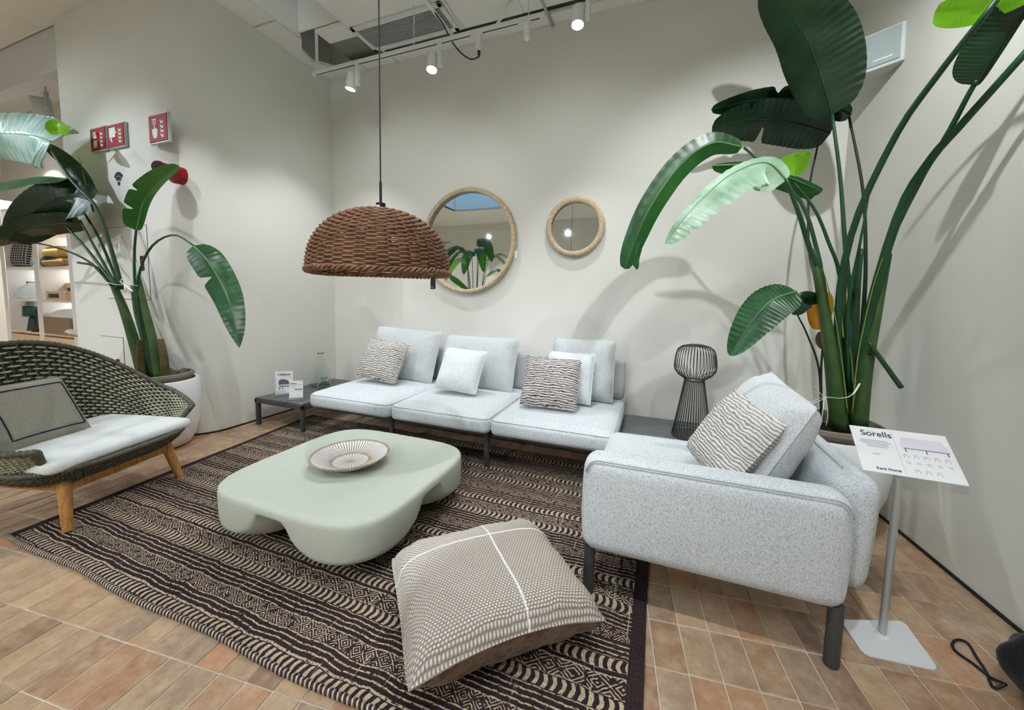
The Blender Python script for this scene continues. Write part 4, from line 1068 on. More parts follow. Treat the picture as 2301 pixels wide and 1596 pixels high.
S_ = lambda l, a=.011, b=.006, m='petiole': stalk(lpn, Bp, l, a, b, m)
S_([(340, 850, 1.85), (318, 720, 1.85), (304, 640, 1.85), (302, 570, 1.85), (306, 515, 1.85)], .013, .009)
S_([(335, 850, 1.83), (312, 700, 1.83), (312, 620, 1.83), (340, 555, 1.82), (390, 528, 1.81), (437, 553, 1.79)], .012, .006)
S_([(275, 650, 1.81), (245, 545, 1.79), (215, 465, 1.77), (160, 405, 1.73), (104, 322, 1.69)], .018, .009)
S_([(270, 650, 1.83), (225, 540, 1.83), (190, 480, 1.83)], .012, .008)
S_([(265, 650, 1.79), (215, 560, 1.77), (180, 495, 1.75)], .012, .007)
S_([(260, 645, 1.79), (195, 560, 1.77), (140, 500, 1.73)], .013, .007)
S_([(250, 640, 1.77), (195, 585, 1.75), (110, 552, 1.70), (10, 538, 1.65)], .010, .005, 'petiole_dark')
S_([(275, 640, 1.85), (250, 560, 1.85), (225, 490, 1.85)], .008, .006)
S_([(210, 475, 1.81), (196, 425, 1.81), (178, 352, 1.81)], .008, .0015)
S_([(250, 640, 1.79), (215, 600, 1.79), (175, 590, 1.78)], .012, .009, 'dry')
lf = lambda *a, **k: leaf_px(lpn, Bp, *a, **k)
lf([(306, 518, 1.85), (322, 455, 1.83), (350, 415, 1.79), (402, 372, 1.73)], 30, 12, M['leaf'], fold=.2, seed=21, prof=(.2, .45), notch=((.22, 1, .6), (.45, 1, .45)), tilt=(0, 0, -.3))
lf([(434, 552, 1.79), (468, 588, 1.76), (508, 660, 1.73), (528, 730, 1.71), (538, 782, 1.70)], 34, 33, M['leaf'], fold=.22, seed=22, prof=(.30, .85), notch=((.36, -1, .7),), tilt=(-.3, 0, .3), ripple=.08)
lf([(114, 318, 1.69), (80, 306, 1.66), (10, 300, 1.59), (-90, 305, 1.49)], 62, 56, M['leaf_glare'], fold=.22, seed=23, prof=(.05, .2), tilt=(0, 0, .15), curl=.15, ripple=.25)
lf([(112, 300, 1.69), (128, 285, 1.69), (154, 304, 1.69)], 14, 12, M['leaf_lime'], fold=.2, seed=24, rib=False)
lf([(152, 402, 1.73), (95, 398, 1.69), (35, 405, 1.63), (-60, 425, 1.53)], 36, 16, M['leaf'], fold=.2, seed=25, prof=(.25, .25), tilt=(0, 0, .8))
lf([(206, 450, 1.79), (150, 440, 1.73), (85, 470, 1.65), (20, 540, 1.59)], 62, 40, M['leaf_dark'], fold=.15, seed=26, prof=(.25, .35), tilt=(0, 0, .2), notch=((.3, 1, .5),))
lf([(205, 440, 1.83), (160, 380, 1.79), (100, 325, 1.75)], 10, 20, M['leaf_dark'], fold=.15, seed=27, prof=(.3, .3))
lf([(182, 500, 1.75), (120, 505, 1.69), (60, 515, 1.63), (-30, 550, 1.55)], 24, 26, M['leaf_dark'], fold=.15, seed=28, prof=(.2, .3), tilt=(0, 0, -.2))
lf([(212, 440, 1.85), (180, 428, 1.83), (150, 440, 1.80)], 40, 8, M['leaf_light'], fold=.2, seed=29, prof=(.2, .5), tilt=(0, 0, .6))
loop = [ony(x, y, Y) - Bp for x, y, Y in ((238, 634, 1.73), (262, 640, 1.72), (285, 640, 1.72), (310, 642, 1.76))]
G().tube(spline(loop, 14), .006, 6, flat=.35).make('tie', M['ribbon'], lpn, True)
for l in ([(280, 640, 1.71), (270, 632, 1.70), (278, 626, 1.70)], [(280, 640, 1.71), (282, 650, 1.70), (278, 656, 1.70)], [(282, 640, 1.71), (292, 650, 1.70), (298, 655, 1.70)]):
    G().tube(spline(px_pts(l, Bp), 8), [.004] + [.009] * 7 + [.006], 6, flat=.3).make('tie_bow', M['ribbon'], lpn, True)
# ------------------------------------------------------------------ things on the rounded left wall (its long face lies at y = 2.0)
YF = 2.0
def face(px, py): return ony(px, py, YF)
def sign(name, label, px0, px1, py0, py1, draw, tilt=0.0):
    a, b, c = face(px0, py0), face(px1, py0), face(px0, py1)
    w = b.x - a.x; z1 = (a.z + b.z) / 2; z0 = c.z; h = z1 - z0
    t = thing(name, label, 'sign', ((a.x + b.x) / 2, YF, (z0 + z1) / 2), group='red fire safety signs on the left wall')
    fr = Matrix.Translation((0, -.028, 0)) @ Matrix.Rotation(tilt, 4, 'Z'); r3 = fr.to_3x3()
    G().rbox((0, -.013, 0), (w * 1.0, .025, h * 1.04), .002, 1).make('mount', M['acrylic'], t)
    G().rbox(fr.translation, (w * .95, .005, h * .93), .001, 1, r3).make('red_plate', M['red'], t)
    S = h / 2
    def P(pts): ink_poly(t, fr, [(x * w / 2 * .9, z * S * .88) for x, z in pts], M['sign_white'], -.0036, 'pictogram')
    draw(P); return t
def flames(P, x0):
    for k in range(4):
        z = -.75 + k * .36
        P([(x0 + .05, z), (x0 + .28, z - .05), (x0 + .36, z + .12), (x0 + .20, z + .30), (x0 + .30, z + .14), (x0 + .12, z + .12), (x0 - .02, z + .34), (x0 - .02, z + .16)])
def d_ext(P):
    P([(-.62, -.8), (-.12, -.8), (-.12, -.1), (-.62, -.1)]); P([(-.62, .08), (-.12, .08), (-.16, .35), (-.3, .5), (-.5, .5), (-.6, .3)])
    P([(-.5, .52), (-.25, .52), (-.2, .68), (-.45, .74), (-.72, .6), (-.82, .2), (-.74, .2), (-.64, .52)]); flames(P, .35)
def d_hose(P):
    P([(-.8, -.15), (.0, -.15), (.0, .8), (-.8, .8)]); P([(-.72, -.2), (-.5, -.2), (-.42, -.62), (-.52, -.62)]); P([(.02, .2), (.16, .2), (.16, .4), (.02, .4)]); flames(P, .42)
def d_btn(P):
    P([(-.62, .35), (-.55, .35), (-.55, .75), (-.62, .75)]); P([(-.2, .35), (-.13, .35), (-.13, .75), (-.2, .75)]); P([(-.62, .68), (-.13, .68), (-.13, .76), (-.62, .76)]); P([(-.62, .34), (-.13, .34), (-.13, .42), (-.62, .42)])
    P([(-.44, .0), (-.32, .0), (-.32, .62), (-.38, .68), (-.44, .62)]); P([(-.68, -.05), (-.32, .02), (-.02, -.06), (-.05, -.55), (-.15, -.78), (-.5, -.78), (-.62, -.5)]); flames(P, .34)
sign('fire_sign', 'red extinguisher sign, left of the joined pair on the grey wall', 211, 246, 289, 346, d_ext, 0)
sign('fire_sign', 'red hose reel sign, right of the joined pair on the grey wall', 249, 287, 281, 338, d_hose, 0)
sign('fire_sign', 'red push button alarm sign standing alone near the wall curve', 342, 384, 259, 328, d_btn, 0)
# wifi symbol
wf = thing('wifi_decal', 'dark wifi symbol stuck on the grey wall under the red signs', 'decal', face(268, 413))
k = face(278, 413).x - face(258, 413).x
for r, hw in ((.50, .09), (.27, .09)):
    pts = []
    for a in np.linspace(math.radians(40), math.radians(140), 14): pts.append((r * math.cos(a) + 0, r * math.sin(a)))
    g = G()
    out = [((r + hw) * math.cos(a), (r + hw) * math.sin(a)) for a in np.linspace(math.radians(38), math.radians(142), 16)]
    inn = [((r - hw) * math.cos(a), (r - hw) * math.sin(a)) for a in np.linspace(math.radians(142), math.radians(38), 16)]
    poly = [(x * k, z * k * 1.25) for x, z in out + inn]
    n = 16
    g.v = [Vector((x, -.004, z)) for x, z in poly]
    g.f = [(i, i + 1, 2 * n - 2 - i, 2 * n - 1 - i) for i in range(n - 1)]
    g.make('arc', M['ink'], wf)
G().prism([(.11 * k * math.cos(a), .12 * k * math.sin(a)) for a in np.linspace(0, 2 * PI, 13)[:-1]], .0, .004, lambda x, y, z: (x, -.001 - z, y)).make('dot', M['ink'], wf)
# siren
p0 = face(392, 392); sr = thing('alarm_siren', 'red tubular alarm siren on the left wall behind a leaf', 'siren', (p0.x, YF, p0.z))
tip = ony(356, 375, 1.82) - Vector((p0.x, YF, p0.z)); rt = Vector((0, 0, 0.0))
o = G().tube([rt, rt.lerp(tip, .3), rt.lerp(tip, .85), tip], [.062, .060, .046, .046], 18).make('horn', M['red_plastic'], sr); smooth_angle(o)
G().tube([tip, tip + (tip - rt).normalized() * .004], .043, 18).make('sounder_face', plain('dark_maroon', s(58, 26, 44), .5), sr)
G().cyl(rt + Vector((0, .06, 0)), rt + Vector((0, -.01, 0)), .07, 20).make('wall_mount', M['red_plastic'], sr)
# call point on the curve
d = Vector(ray(380, 691)); t_ = 3.5
while (Vector(CP) + d * t_ - Vector((ARC_C.x, ARC_C.y, 0))).xy.length > ARC_R and t_ < 6: t_ += .002
hit = Vector(CP) + d * t_; nrm = Vector((hit.x - ARC_C.x, hit.y - ARC_C.y, 0)).normalized(); ang = math.atan2(nrm.y, nrm.x) + PI / 2
cpn = thing('call_point', 'small red break glass call point on the curved wall', 'fire alarm', hit, ang)
G().rbox((0, -.022, 0), (.115, .05, .125), .008, 2).make('housing', M['red_plastic'], cpn)
G().rbox((-.02, -.049, .005), (.05, .003, .045), .001, 1).make('break_glass', M['white'], cpn)
G().rbox((-.02, -.051, .006), (.03, .001, .006), .0002, 1).make('print', M['ink'], cpn)
G().tube([(0, -.03, -.062), (0, -.03, -.085)], .006, 8).make('key', M['black'], cpn)
G().rbox((0, -.03, -.088), (.024, .006, .008), .002, 1).make('key_head', M['black'], cpn)
# service hatches
def hatch(label, px0, px1, py0, py1, hp):
    a, b, c = face(px0, py0), face(px1, py0), face(px0, py1)
    t = thing('access_hatch', label, 'wall hatch', ((a.x + b.x) / 2, YF, (a.z + c.z) / 2), group='flush service hatches')
    w, h = b.x - a.x, a.z - c.z
    G().box((0, -.001, 0), (w, .002, h)).make('shadow_gap', M['skirting'], t)
    G().rbox((0, -.002, 0), (w - .008, .004, h - .008), .001, 1).make('door_leaf', M['wall'], t)
    q = face(*hp) - Vector(t.location); G().rbox((min(q.x, w / 2 - .03), -.008, q.z), (.045, .014, .13), .01, 2).make('pull_handle', plain('maroon_plastic', s(72, 30, 40), .4), t)
hatch('flush white wall hatch behind the plant stalks with dark handle', 234, 330, 513, 671, (322, 592))
hatch('lower flush white wall hatch beside the plant pot', 226, 277, 754, 900, (268, 822))

# ------------------------------------------------------------------ loudspeaker in the right corner
u = Vector((-.846, .534, 0)); nf = Vector((-.534, -.846, 0))
p0 = ony(1990, 105, 3.12)
TL, TR, BR, BL = [onplane(x, y, p0, nf) for x, y in ((1938, 85), (2034, 45), (2036, 132), (1941, 166))]
cc = (TL + TR + BR + BL) / 4; rt = ((TR + BR) - (TL + BL)) / 2; hh = ((TL + TR).z - (BL + BR).z) / 2
spk = thing('wall_speaker', 'grey box loudspeaker mounted high in the right corner', 'loudspeaker', cc)
fr = frame4((0, 0, 0), rt, (0, 0, 1)); r3 = fr.to_3x3()
G().rbox(r3 @ Vector((0, .075, 0)), (rt.length, .15, hh), .006, 2, r3).make('cabinet', plain('grey_white_cabinet', s(206, 210, 208), .5), spk)
G().rbox(r3 @ Vector((-.004, -.003, .004)), (rt.length - .03, .008, hh - .03), .003, 1, r3).make('grille', plain('speaker_cloth', s(166, 180, 178), .9, 0, .1, .05, 200, .4), spk)
G().rbox(r3 @ Vector((.0, -.008, -hh / 2 + .05)), (.09, .002, .009), .0005, 1, r3).make('badge', M['white'], spk)
bk = r3 @ Vector((rt.length * .2, .15, 0)); wallp = Vector((xr(cc.y + bk.y) - cc.x, bk.y, bk.z))
G().rbox((bk + wallp) / 2, (abs(wallp.x - bk.x) + .04, .06, .12), .005, 1).make('wall_bracket', M['dark_metal'], spk)

# ------------------------------------------------------------------ ceiling equipment
av = thing('air_vent', 'white louvred air conditioning grille in the ceiling', 'air vent', (-2.375, 3.215, ZC - .002))
W_, H_ = 1.0, .37
f = G()
for sy in (-1, 1): f.rbox((0, sy * (H_ / 2 - .025), -.008), (W_, .05, .02), .004, 1)
for sx_ in (-1, 1): f.rbox((sx_ * (W_ / 2 - .022), 0, -.008), (.044, H_, .02), .004, 1)
f.make('frame', M['white_metal'], av)
G().box((0, 0, -.001), (W_ - .06, H_ - .06, .004)).make('dark_backing', M['acrylic'], av)
sl = G().rbox((0, 0, 0), (W_ - .085, .017, .003), .001, 1, Matrix.Rotation(.6, 3, 'X')).make('slat', M['white_metal'], av)
for k in range(15):
    o = sl if k == 0 else bpy.data.objects.new('slat', sl.data)
    if k: COL.objects.link(o); o.parent = av
    o.location = (0, -H_ / 2 + .058 + k * (H_ - .116) / 14, -.010)
# track with its hangers
RY, RZ = 3.0, 3.49
def rail(label, x0, x1, y, z, zc):
    t = thing('lighting_track', label, 'track rail', ((x0 + x1) / 2, y, z), group='white lighting tracks')
    Lr = x1 - x0
    G().rbox((0, 0, 0), (Lr, .036, .034), .004, 1).make('rail', M['white_metal'], t)
    G().box((0, 0, -.0172), (Lr - .06, .010, .002)).make('conductor_slot', M['black'], t)
    for sx_ in (-1, 1): G().rbox((sx_ * (Lr / 2 + .004), 0, 0), (.02, .04, .038), .004, 1).make('end_cap', M['white_metal'], t)
    for x in (-Lr / 2 + .05, 0, Lr / 2 - .12): G().cyl((x, 0, .015), (x, 0, zc - z), .004 if x > -Lr / 2 + .1 else .014, 8).make('hanger', M['white_metal'], t)
    return t
rail('white lighting track hanging in front of the back wall', -3.31, -.93, RY, RZ, ZC + .4)
def spot(label, loc, aim, power, cone=1.2, blend=.7, color=(.955, .985, 1.0), rz=None, lens='lens', group='white track spotlights', r=.048, ln=.14, box=True, size=.018, up=.0):
    loc = Vector(loc); aim = Vector(aim); d = (aim - loc).normalized()
    t = thing('track_spotlight', label, 'spotlight', loc, group=group)
    q = d.to_track_quat('-Z', 'Y').to_matrix()
    o = G().lathe([(.001, ln * .5), (r * .96, ln * .5), (r, ln * .46), (r, -ln * .5), (r * .93, -ln * .5), (r * .88, -ln * .42), (.001, -ln * .42)], 28, axis=q).make('head', M['white_metal'], t); smooth_angle(o)
    o = G().lathe([(.001, -ln * .425), (r * .86, -ln * .425)], 24, axis=q, caps=False).make('lamp_lens', M[lens], t)
    if box:
        G().rbox((r + .026, 0, .055), (.036, .036, .20), .003, 1).make('driver_box', M['white_metal'], t)
        G().tube([(r + .02, 0, 0), (0, 0, 0)], .012, 8).make('pivot', M['white_metal'], t)
        if up: G().cyl((r + .026, 0, .15), (r + .026, 0, up), .009, 8).make('stem', M['white_metal'], t)
    if power:
        ld = bpy.data.lights.new('spot_beam', 'SPOT'); ld.energy = power; ld.spot_size = cone; ld.spot_blend = blend; ld.color = color; ld.shadow_soft_size = size
        lo = bpy.data.objects.new('spot_beam', ld); COL.objects.link(lo); lo.parent = t
        lo.location = d * (ln * .5 + .012); lo.rotation_euler = d.to_track_quat('-Z', 'Y').to_euler()
    return t
KW = 0.22
spot('white track spotlight turned aside at the left end of the track', (-2.83, RY, RZ - .16), (-3.35, 2.9, .6), 44, 1.6)
spot('glaring track spotlight in the middle of the track', (-1.93, RY, RZ - .16), (-1.80, 2.35, .35), 66, 1.6)
spot('glaring spotlight hanging to the right of the track end', (-.66, RY + .02, RZ - .06), (-.60, 2.45, .3), 68, 1.6, up=.5)
def adapter(label, x, cable):
    t = thing('track_adapter', label, 'track adapter', (x, RY, RZ - .035), group='empty track adapters')
    G().rbox((0, 0, .008), (.11, .034, .02), .004, 1).make('clip', M['white_metal'], t)
    G().rbox((.02, 0, -.055), (.046, .046, .11), .005, 2).make('body', M['white_metal'], t)
    G().cyl((.02, 0, -.108), (.02, 0, -.118), .019, 16).make('socket_ring', M['white'], t)
    if cable: G().tube([(.02, 0, -.11), (.02, 0, -.135), (.02, 0, -.165)], [.014, .013, .007], 10).make('plug', M['black'], t)
    return t
ad = adapter('white track adapter with a black plug and cable', -1.50, True); adapter('white empty track adapter near the right end of the track', -1.08, False)
cab = [(x, y, Y) for x, y, Y in ((1080, 115, 3.0), (1075, 128, 3.0), (1058, 133, 3.0), (1035, 118, 3.02), (1012, 88, 3.04), (998, 58, 3.08), (978, 30, 3.1))]
P_ = [Vector((-1.48, 3.0, RZ - .20))] + [ony(*c) for c in cab[1:]]
tag(G().tube(spline(P_, 40), .006, 6).make('black_cable', M['black'], None, True), 'black cable looping from the track adapter up to the ceiling', 'cable')
def conduit(label, a, b, r, name='conduit_pipe', m='ceiling'):
    tag(G().tube([a, a.lerp(b, .5), b], r, 10).make(name, M[m], None, True), label, 'pipe', 'ceiling conduits and rods')
conduit('white conduit crossing under the air grille', onz(938, -20, ZC - .02), onz(1020, 82, ZC - .02), .016)
conduit('slanting white rod near the right end of the track', onz(1150, 4, ZC - .01), onz(1113, 60, ZC - .10), .012)
conduit('thin grey ceiling profile right of the track end', onz(1214, -6, ZC - .01), onz(1242, 58, ZC - .015), .012, 'ceiling_profile', 'acrylic')
conduit('thin white ceiling profile beside the air grille', onz(992, -6, ZC - .01), onz(1035, 66, ZC - .012), .010, 'ceiling_profile')
conduit('short white ceiling profile over the left end of the track', onz(858, 112, ZC - .01), onz(898, 146, ZC - .012), .009, 'ceiling_profile')
# second and third tracks, over the coffee table and in front of it
rail('white lighting track over the coffee table', -3.5, 1.1, 1.45, 3.55, ZC)
for k, (x, aim, pw, cone) in enumerate((
    (-3.2, (-3.72, 2.9, .35), 34, 1.0), (-2.2, (-2.7, 3.6, 1.5), 34, 1.6), (-.75, (-.9, 3.6, 1.5), 30, 1.6), (.75, (.75, 3.6, 1.5), 96, 1.5))):
    spot(('first', 'second', 'third', 'fourth')[k] + ' spotlight from the left on the track over the coffee table', (x, 1.45, 3.42), aim, pw, cone)
rail('white lighting track in front of the coffee table', -3.5, 1.1, .45, 3.55, ZC)
for k, (x, aim, pw, cone) in enumerate((
    (-2.6, (-3.7, 2.6, .5), 44, 1.1), (-.5, (-1.6, 1.9, .3), 93, 1.3), (.35, (.25, 1.5, 0.1), 53, 1.0), (.9, (.2, 2.5, .6), 62, 1.0))):
    spot(('first', 'second', 'third', 'fourth')[k] + ' spotlight from the left on the track in front of the coffee table', (x, .45, 3.42), aim, pw, cone)
# fourth track, over the passage on the left
rail('white lighting track over the passage on the left', -7.2, -4.2, .1, 3.55, ZC)
for k, (x, aim, pw, cone) in enumerate(((-6.6, (-5.2, 2.0, 1.8), 56, 1.5), (-5.3, (-4.2, 2.0, 1.3), 95, 1.3))):
    spot(('outer', 'inner')[k] + ' spotlight on the track over the passage', (x, .1, 3.42), aim, pw, cone, color=(.80, .91, 1.0))

# ------------------------------------------------------------------ shelving beyond the opening
SY = 2.45
def SH(px, py): return ony(px, py, SY)
sh = thing('shelving_unit', 'white lit display shelving seen beyond the opening on the left', 'shelf', (-7.5, SY + .2, 0))
O_ = Vector((-7.5, SY + .2, 0))
zs = [SH(60, 745).z, SH(60, 673).z, SH(60, 600).z, SH(60, 530).z + .03, SH(60, 462).z]
x0, x1, xm = -8.45, -6.2, -7.58
sb = G().box(Vector(((x0 + x1) / 2, SY + .38, 1.2)) - O_, (x1 - x0, .02, 2.5)).make('back_panel', M['white'], sh)
for x, w in ((x0 - .06, .12), (xm, .13), (-6.72 + .0, .10), (x1, .1)):
    G().rbox(Vector((x, SY + .19, 1.25)) - O_, (w, .38, 2.5), .003, 1).make('upright', M['white'], sh)
for i, z in enumerate(zs):
    G().rbox(Vector(((x0 + x1) / 2, SY + .19, z - .0125)) - O_, (x1 - x0, .375, .025), .002, 1).make('shelf_board', M['white'] if i else M['shelf_wood'], sh)
    if i:
        for a, b in ((x0, xm - .065), (xm + .065, -6.77)):
            G().box(Vector(((a + b) / 2, SY + .34, z - .031)) - O_, (b - a - .04, .02, .008)).make('light_strip', M['strip'], sh)
G().rbox(Vector(((x0 + x1) / 2, SY + .19, zs[0] / 2 - .02)) - O_, (x1 - x0, .37, zs[0] - .05), .003, 1).make('base_cabinet', M['shelf_wood'], sh)
def on_shelf(px, i, dy=.14): 
    p = ony(px, 650, SY + dy); return Vector((p.x, SY + dy, zs[i]))
def simple_cushion(label, p, w, h, t, mat, rz=0, lean=-.15, nm='display_cushion'):
    fr = Matrix.Translation(p + Vector((0, 0, h / 2 * .96))) @ Matrix.Rotation(rz, 4, 'Z') @ Matrix.Rotation(lean, 4, 'X')
    return cushion(nm, fr, w, h, t, mat, label, n=12, pinch=.05)
def check():
    t = NT('black_white_check', .95, 0, .05); x, y, z = t.xyz()[0:3]
    a = t.mth('LESS_THAN', t.mth('FRACT', t.mth('MULTIPLY', x, 26)), .35); b = t.mth('LESS_THAN', t.mth('FRACT', t.mth('MULTIPLY', z, 30)), .35)
    t.base(t.mix(t.mth('MAXIMUM', a, b), s(34, 34, 38), s(170, 170, 172))); return t.m
simple_cushion('black and white checked cushion on the far shelf', on_shelf(56, 2), .42, .42, .14, check(), .2)
simple_cushion('sage green cushion on the far shelf', on_shelf(112, 2, .16), .42, .38, .14, plain('sage_cloth', s(128, 138, 118), .95), -.2)
o = weld(softbox(.42, .30, .13, .06, .03, 10, .01).make('folded_blanket', plain('yellow_wool', s(206, 176, 116), .95, 0, .05, .1, 20, .3), None, True)); o.location = on_shelf(154, 2) + Vector((0, 0, .11)); tag(o, 'folded yellow blanket on top of the pile on the far shelf', 'blanket')
o = weld(softbox(.50, .32, .10, .05, .01, 10, .01).make('folded_blanket', plain('ochre_wool', s(164, 138, 100), .95, 0, .05, .1, 20, .3), None, True)); o.location = on_shelf(158, 2) + Vector((0, 0, .0)); tag(o, 'folded ochre blanket at the bottom of the pile on the far shelf', 'blanket')
simple_cushion('dark grey cushion lying in front of the folded blankets on the far shelf', on_shelf(118, 2, .04), .34, .14, .12, plain('slate_cloth', s(62, 72, 76), .95), 0, -.05)
vase('squat clear glass jug on the far shelf', on_shelf(74, 1), [(.001, 0), (.12, 0), (.16, .03), (.165, .09), (.13, .15), (.06, .19), (.045, .21), (.06, .24)], M['glass_clear'], 'glass_jug')
def wbox(label, p, w, d, h, m, nm):
    t = thing(nm, label, 'box', p)
    G().rbox((0, 0, h / 2), (w, d, h), .004, 1).make('case', m, t); G().rbox((-w * .1, -d / 2 - .001, h * .5), (w * .5, .004, h * .45), .001, 1).make('dark_label', M['black'], t)
wbox('long wooden box with dark label on the far shelf', on_shelf(152, 1, .10), .50, .22, .12, M['shelf_wood'], 'wooden_box')
wbox('smaller wooden box behind the long box on the far shelf', on_shelf(176, 1, .27), .40, .10, .23, M['shelf_wood'], 'wooden_box')
t = thing('table_lamp', 'small green table lamp on the lowest far shelf', 'table lamp', on_shelf(70, 0, .12))
gm = plain('petrol_green', s(52, 84, 80), .6)
G().lathe([(.001, 0), (.07, 0), (.045, .16), (.03, .20), (.001, .20)], 20).make('lamp_base', gm, t, True); G().lathe([(.10, .20), (.09, .34), (.001, .34)], 20).make('lamp_shade', gm, t, True)
t = thing('table_lamp', 'taller pale green lamp behind the small lamp on the lowest far shelf', 'table lamp', on_shelf(83, 0, .26))
gm2 = plain('mist_green', s(150, 176, 168), .6)
G().lathe([(.001, 0), (.06, 0), (.03, .2), (.001, .2)], 16).make('lamp_base', gm2, t, True); G().lathe([(.11, .20), (.10, .40), (.001, .40)], 16).make('lamp_shade', gm2, t, True)
t = thing('figurine', 'black sculpted figurine on the lowest far shelf', 'figurine', on_shelf(84, 0, .08))
G().lathe([(.001, 0), (.08, 0), (.085, .03), (.05, .08), (.06, .14), (.035, .20), (.028, .24), (.045, .28), (.03, .33), (.001, .345)], 18).make('figure', M['black'], t, True)
def basket():
    t = NT('rattan_basket', .85, 0, .1); x, y, z = t.xyz()[0:3]
    h = t.mth('MULTIPLY', t.mth('ABSOLUTE', t.mth('SINE', t.mth('MULTIPLY', x, 120))), t.mth('ABSOLUTE', t.mth('SINE', t.mth('MULTIPLY', z, 160)))); t.base(t.ramp(h, [(.1, s(110, 92, 76)), (.7, s(178, 156, 134))])); t.bump(h, .6, .004); return t.m
t = thing('storage_basket', 'woven rattan basket filled with white cloths on the lowest far shelf', 'basket', on_shelf(148, 0, .14))
g = G()
for c, sz in (((0, -.13, .11), (.80, .012, .22)), ((0, .13, .11), (.80, .012, .22)), ((-.40, 0, .11), (.012, .26, .22)), ((.40, 0, .11), (.012, .26, .22)), ((0, 0, .008), (.79, .25, .012))): g.rbox(c, sz, .004, 1)
g.make('wicker_walls', basket(), t)
o = weld(softbox(.6, .22, .16, .07, .05, 10, .02, 3, .02).make('white_cloths', plain('white_linen', s(232, 228, 224), .95, 0, .05, .04, 12, .5), t, True)); o.location = (.08, 0, .12)
o = weld(softbox(.46, .10, .07, .03, .02, 10, .02, 5, .02).make('folded_towel', plain('grey_linen', s(150, 142, 136), .95, 0, .05, .08, 12, .5), None, True)); o.location = on_shelf(160, 0, -.03) + Vector((0, .04, 0)); tag(o, 'grey folded towel in front of the rattan basket', 'towel')
# light beyond the opening
pt = ony(95, 240, 2.42)
rl = thing('lighting_track', 'white lighting track beyond the opening on the left', 'track rail', (pt.x, pt.y, pt.z + .24))
G().rbox((0, 0, 0), (3.2, .04, .05), .004, 1).make('rail', M['white_metal'], rl); G().cyl((-.05, 0, 0), (-.05, 0, .5), .014, 8).make('hanger', M['dark_metal'], rl)
spot('grey spotlight shining beyond the opening on the left', (pt.x, pt.y, pt.z), (pt.x - .5, pt.y + .45, .9), 260, 1.7, color=(1, .95, .91), r=.085, ln=.20, up=.24)
spot('second spotlight beyond the opening, hidden left of the first', (pt.x - 1.3, pt.y, pt.z), (pt.x - 1.6, pt.y + .45, .9), 260, 1.7, color=(1, .95, .91), r=.085, ln=.20, up=.24)

# ------------------------------------------------------------------ bag at the lower right
bg = thing('shoulder_bag', 'black cloth bag with a loop strap on the floor at the lower right', 'bag', (1.30, 1.66, 0))
g = softbox(.24, .26, .20, .08, .03, 14, .03, 9, .02)
for v in g.v: v += Vector((.02 * mnoise.noise(v * 9), .02 * mnoise.noise(v * 9 + Vector((5, 0, 0))), .02 * mnoise.noise(v * 8)))
o = weld(g.make('bag_body', M['black_cloth'], bg, True)); 
for v in o.data.vertices: v.co.z = max(0.002, v.co.z)
lps = [(2265, 1540, .05), (2225, 1535, .02), (2215, 1505, .006), (2180, 1465, .006), (2150, 1446, .008), (2140, 1450, .008), (2142, 1460, .006), (2170, 1480, .006), (2215, 1510, .006), (2260, 1530, .03), (2270, 1535, .06)]
lps = [(2262, 1538, .03), (2232, 1545, .006), (2215, 1508, .006), (2195, 1478, .007), (2175, 1446, .008), (2152, 1438, .008), (2140, 1448, .007), (2150, 1466, .006), (2190, 1494, .008), (2225, 1522, .006), (2260, 1538, .03)]
G().tube(spline([onz(*q) - Vector((1.30, 1.66, 0)) for q in lps], 50), .0045, 6).make('strap', M['black'], bg, True)

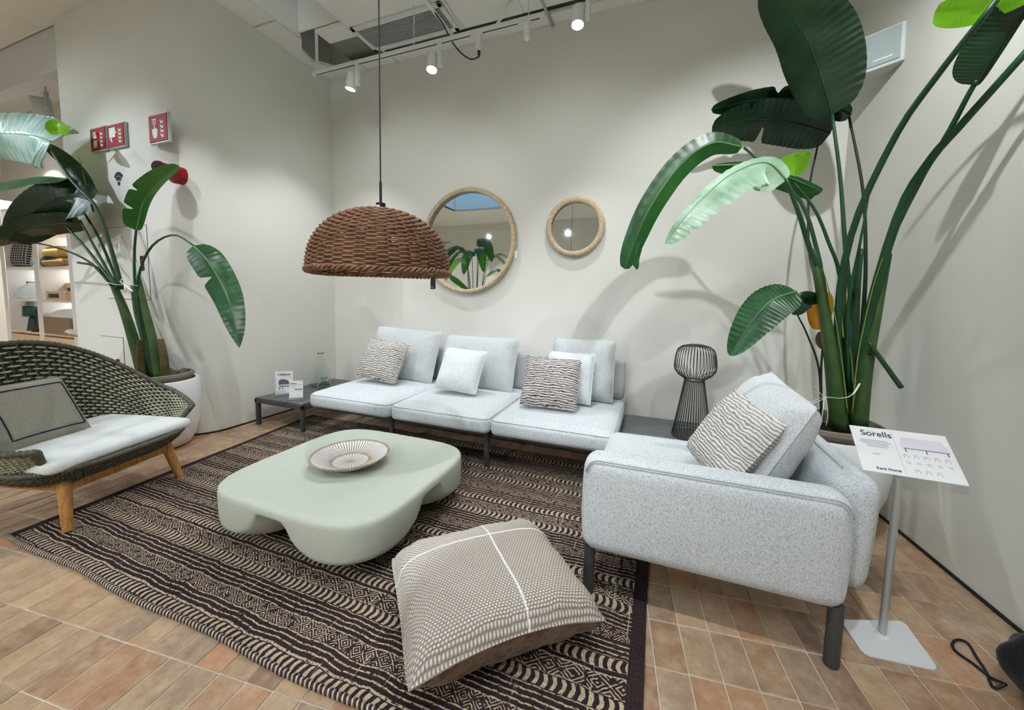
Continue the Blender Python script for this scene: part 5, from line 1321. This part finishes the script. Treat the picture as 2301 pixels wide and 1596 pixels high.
# ------------------------------------------------------------------ the shop behind the camera, as the mirrors show it
rail('white lighting track near the rear wall of the shop', -8.0, -1.5, -4.2, 3.45, ZC)
for k, x in enumerate((-7.2, -6.2, -5.2, -4.2, -2.6)):
    spot(('first', 'second', 'third', 'fourth', 'fifth')[k] + ' spotlight from the left on the rear track', (x, -4.2, 3.32), (x - .3, -4.9, 1.2) if k % 2 else (x + .5, -2.0, .8), 260, 1.5)
def bush(label, base, R, Hp, leaves, nm, seed):
    random.seed(seed)
    t = thing(nm, label, 'plant', base); pot(t, R, Hp)
    for k in range(leaves):
        a = k * 2.4 + random.uniform(-.3, .3); h = random.uniform(1.2, 1.9); rch = random.uniform(.35, .7)
        p = [Vector((0.03 * math.cos(a), .03 * math.sin(a), Hp)), Vector((.15 * math.cos(a), .15 * math.sin(a), Hp + h * .5)), Vector((rch * .5 * math.cos(a), rch * .5 * math.sin(a), Hp + h))]
        G().tube(spline(p, 10), [.014 - .0007 * i for i in range(11)], 6).make('leaf_stalk', M['petiole'], t, True)
        q = [p[-1], p[-1] + Vector((rch * .5 * math.cos(a), rch * .5 * math.sin(a), .18)), p[-1] + Vector((rch * 1.1 * math.cos(a), rch * 1.1 * math.sin(a), -.05)), p[-1] + Vector((rch * 1.5 * math.cos(a), rch * 1.5 * math.sin(a), -.4))]
        leaf(t, q, .14, .14, M['leaf'] if k % 4 else M['leaf_light'], nrm=(.1, .1, 1), fold=.2, seed=k, n=20)
bush('bird of paradise plant in the shop behind, seen in the large mirror', Vector((-4.1, -1.0, 0)), .3, .55, 9, 'potted_plant', 3)
mo = thing('monstera_plant', 'pale monstera plant in the shop behind, seen in the large mirror', 'plant', (-4.9, -.9, 0)); pot(mo, .25, .5)
random.seed(5)
for k in range(9):
    a = k * 2.4; h = random.uniform(.6, 1.0); r_ = random.uniform(.2, .45)
    e = Vector((r_ * math.cos(a), r_ * math.sin(a), .5 + h))
    G().tube(spline([Vector((0, 0, .5)), e * .6 + Vector((0, 0, .25)), e], 8), .007, 6).make('leaf_stalk', M['petiole'], mo, True)
    dr = Vector((math.cos(a), math.sin(a), -.5)).normalized()
    leaf(mo, [e, e + dr * .18, e + dr * .36], .17, .17, M['leaf_light'], nrm=(.2, .4, .9), fold=.1, seed=k, n=30, prof=(.2, .4), notch=((.3, 1, .7), (.5, 1, .75), (.7, 1, .7), (.35, -1, .7), (.55, -1, .75), (.75, -1, .7)))
sc_ = thing('shop_screen', 'small lit blue screen in the shop behind', 'screen', (-4.35, -2.4, 0))
G().rbox((0, 0, .5), (.4, .3, 1.0), .01, 1).make('counter', M['white'], sc_); G().rbox((0, .02, 1.16), (.30, .02, .24), .004, 1).make('display', M['black'], sc_); G().box((0, .031, 1.16), (.27, .002, .20)).make('lit_panel', M['screen'], sc_)
G().rbox((0, .0, 1.02), (.10, .08, .04), .004, 1).make('display_foot', M['black'], sc_)
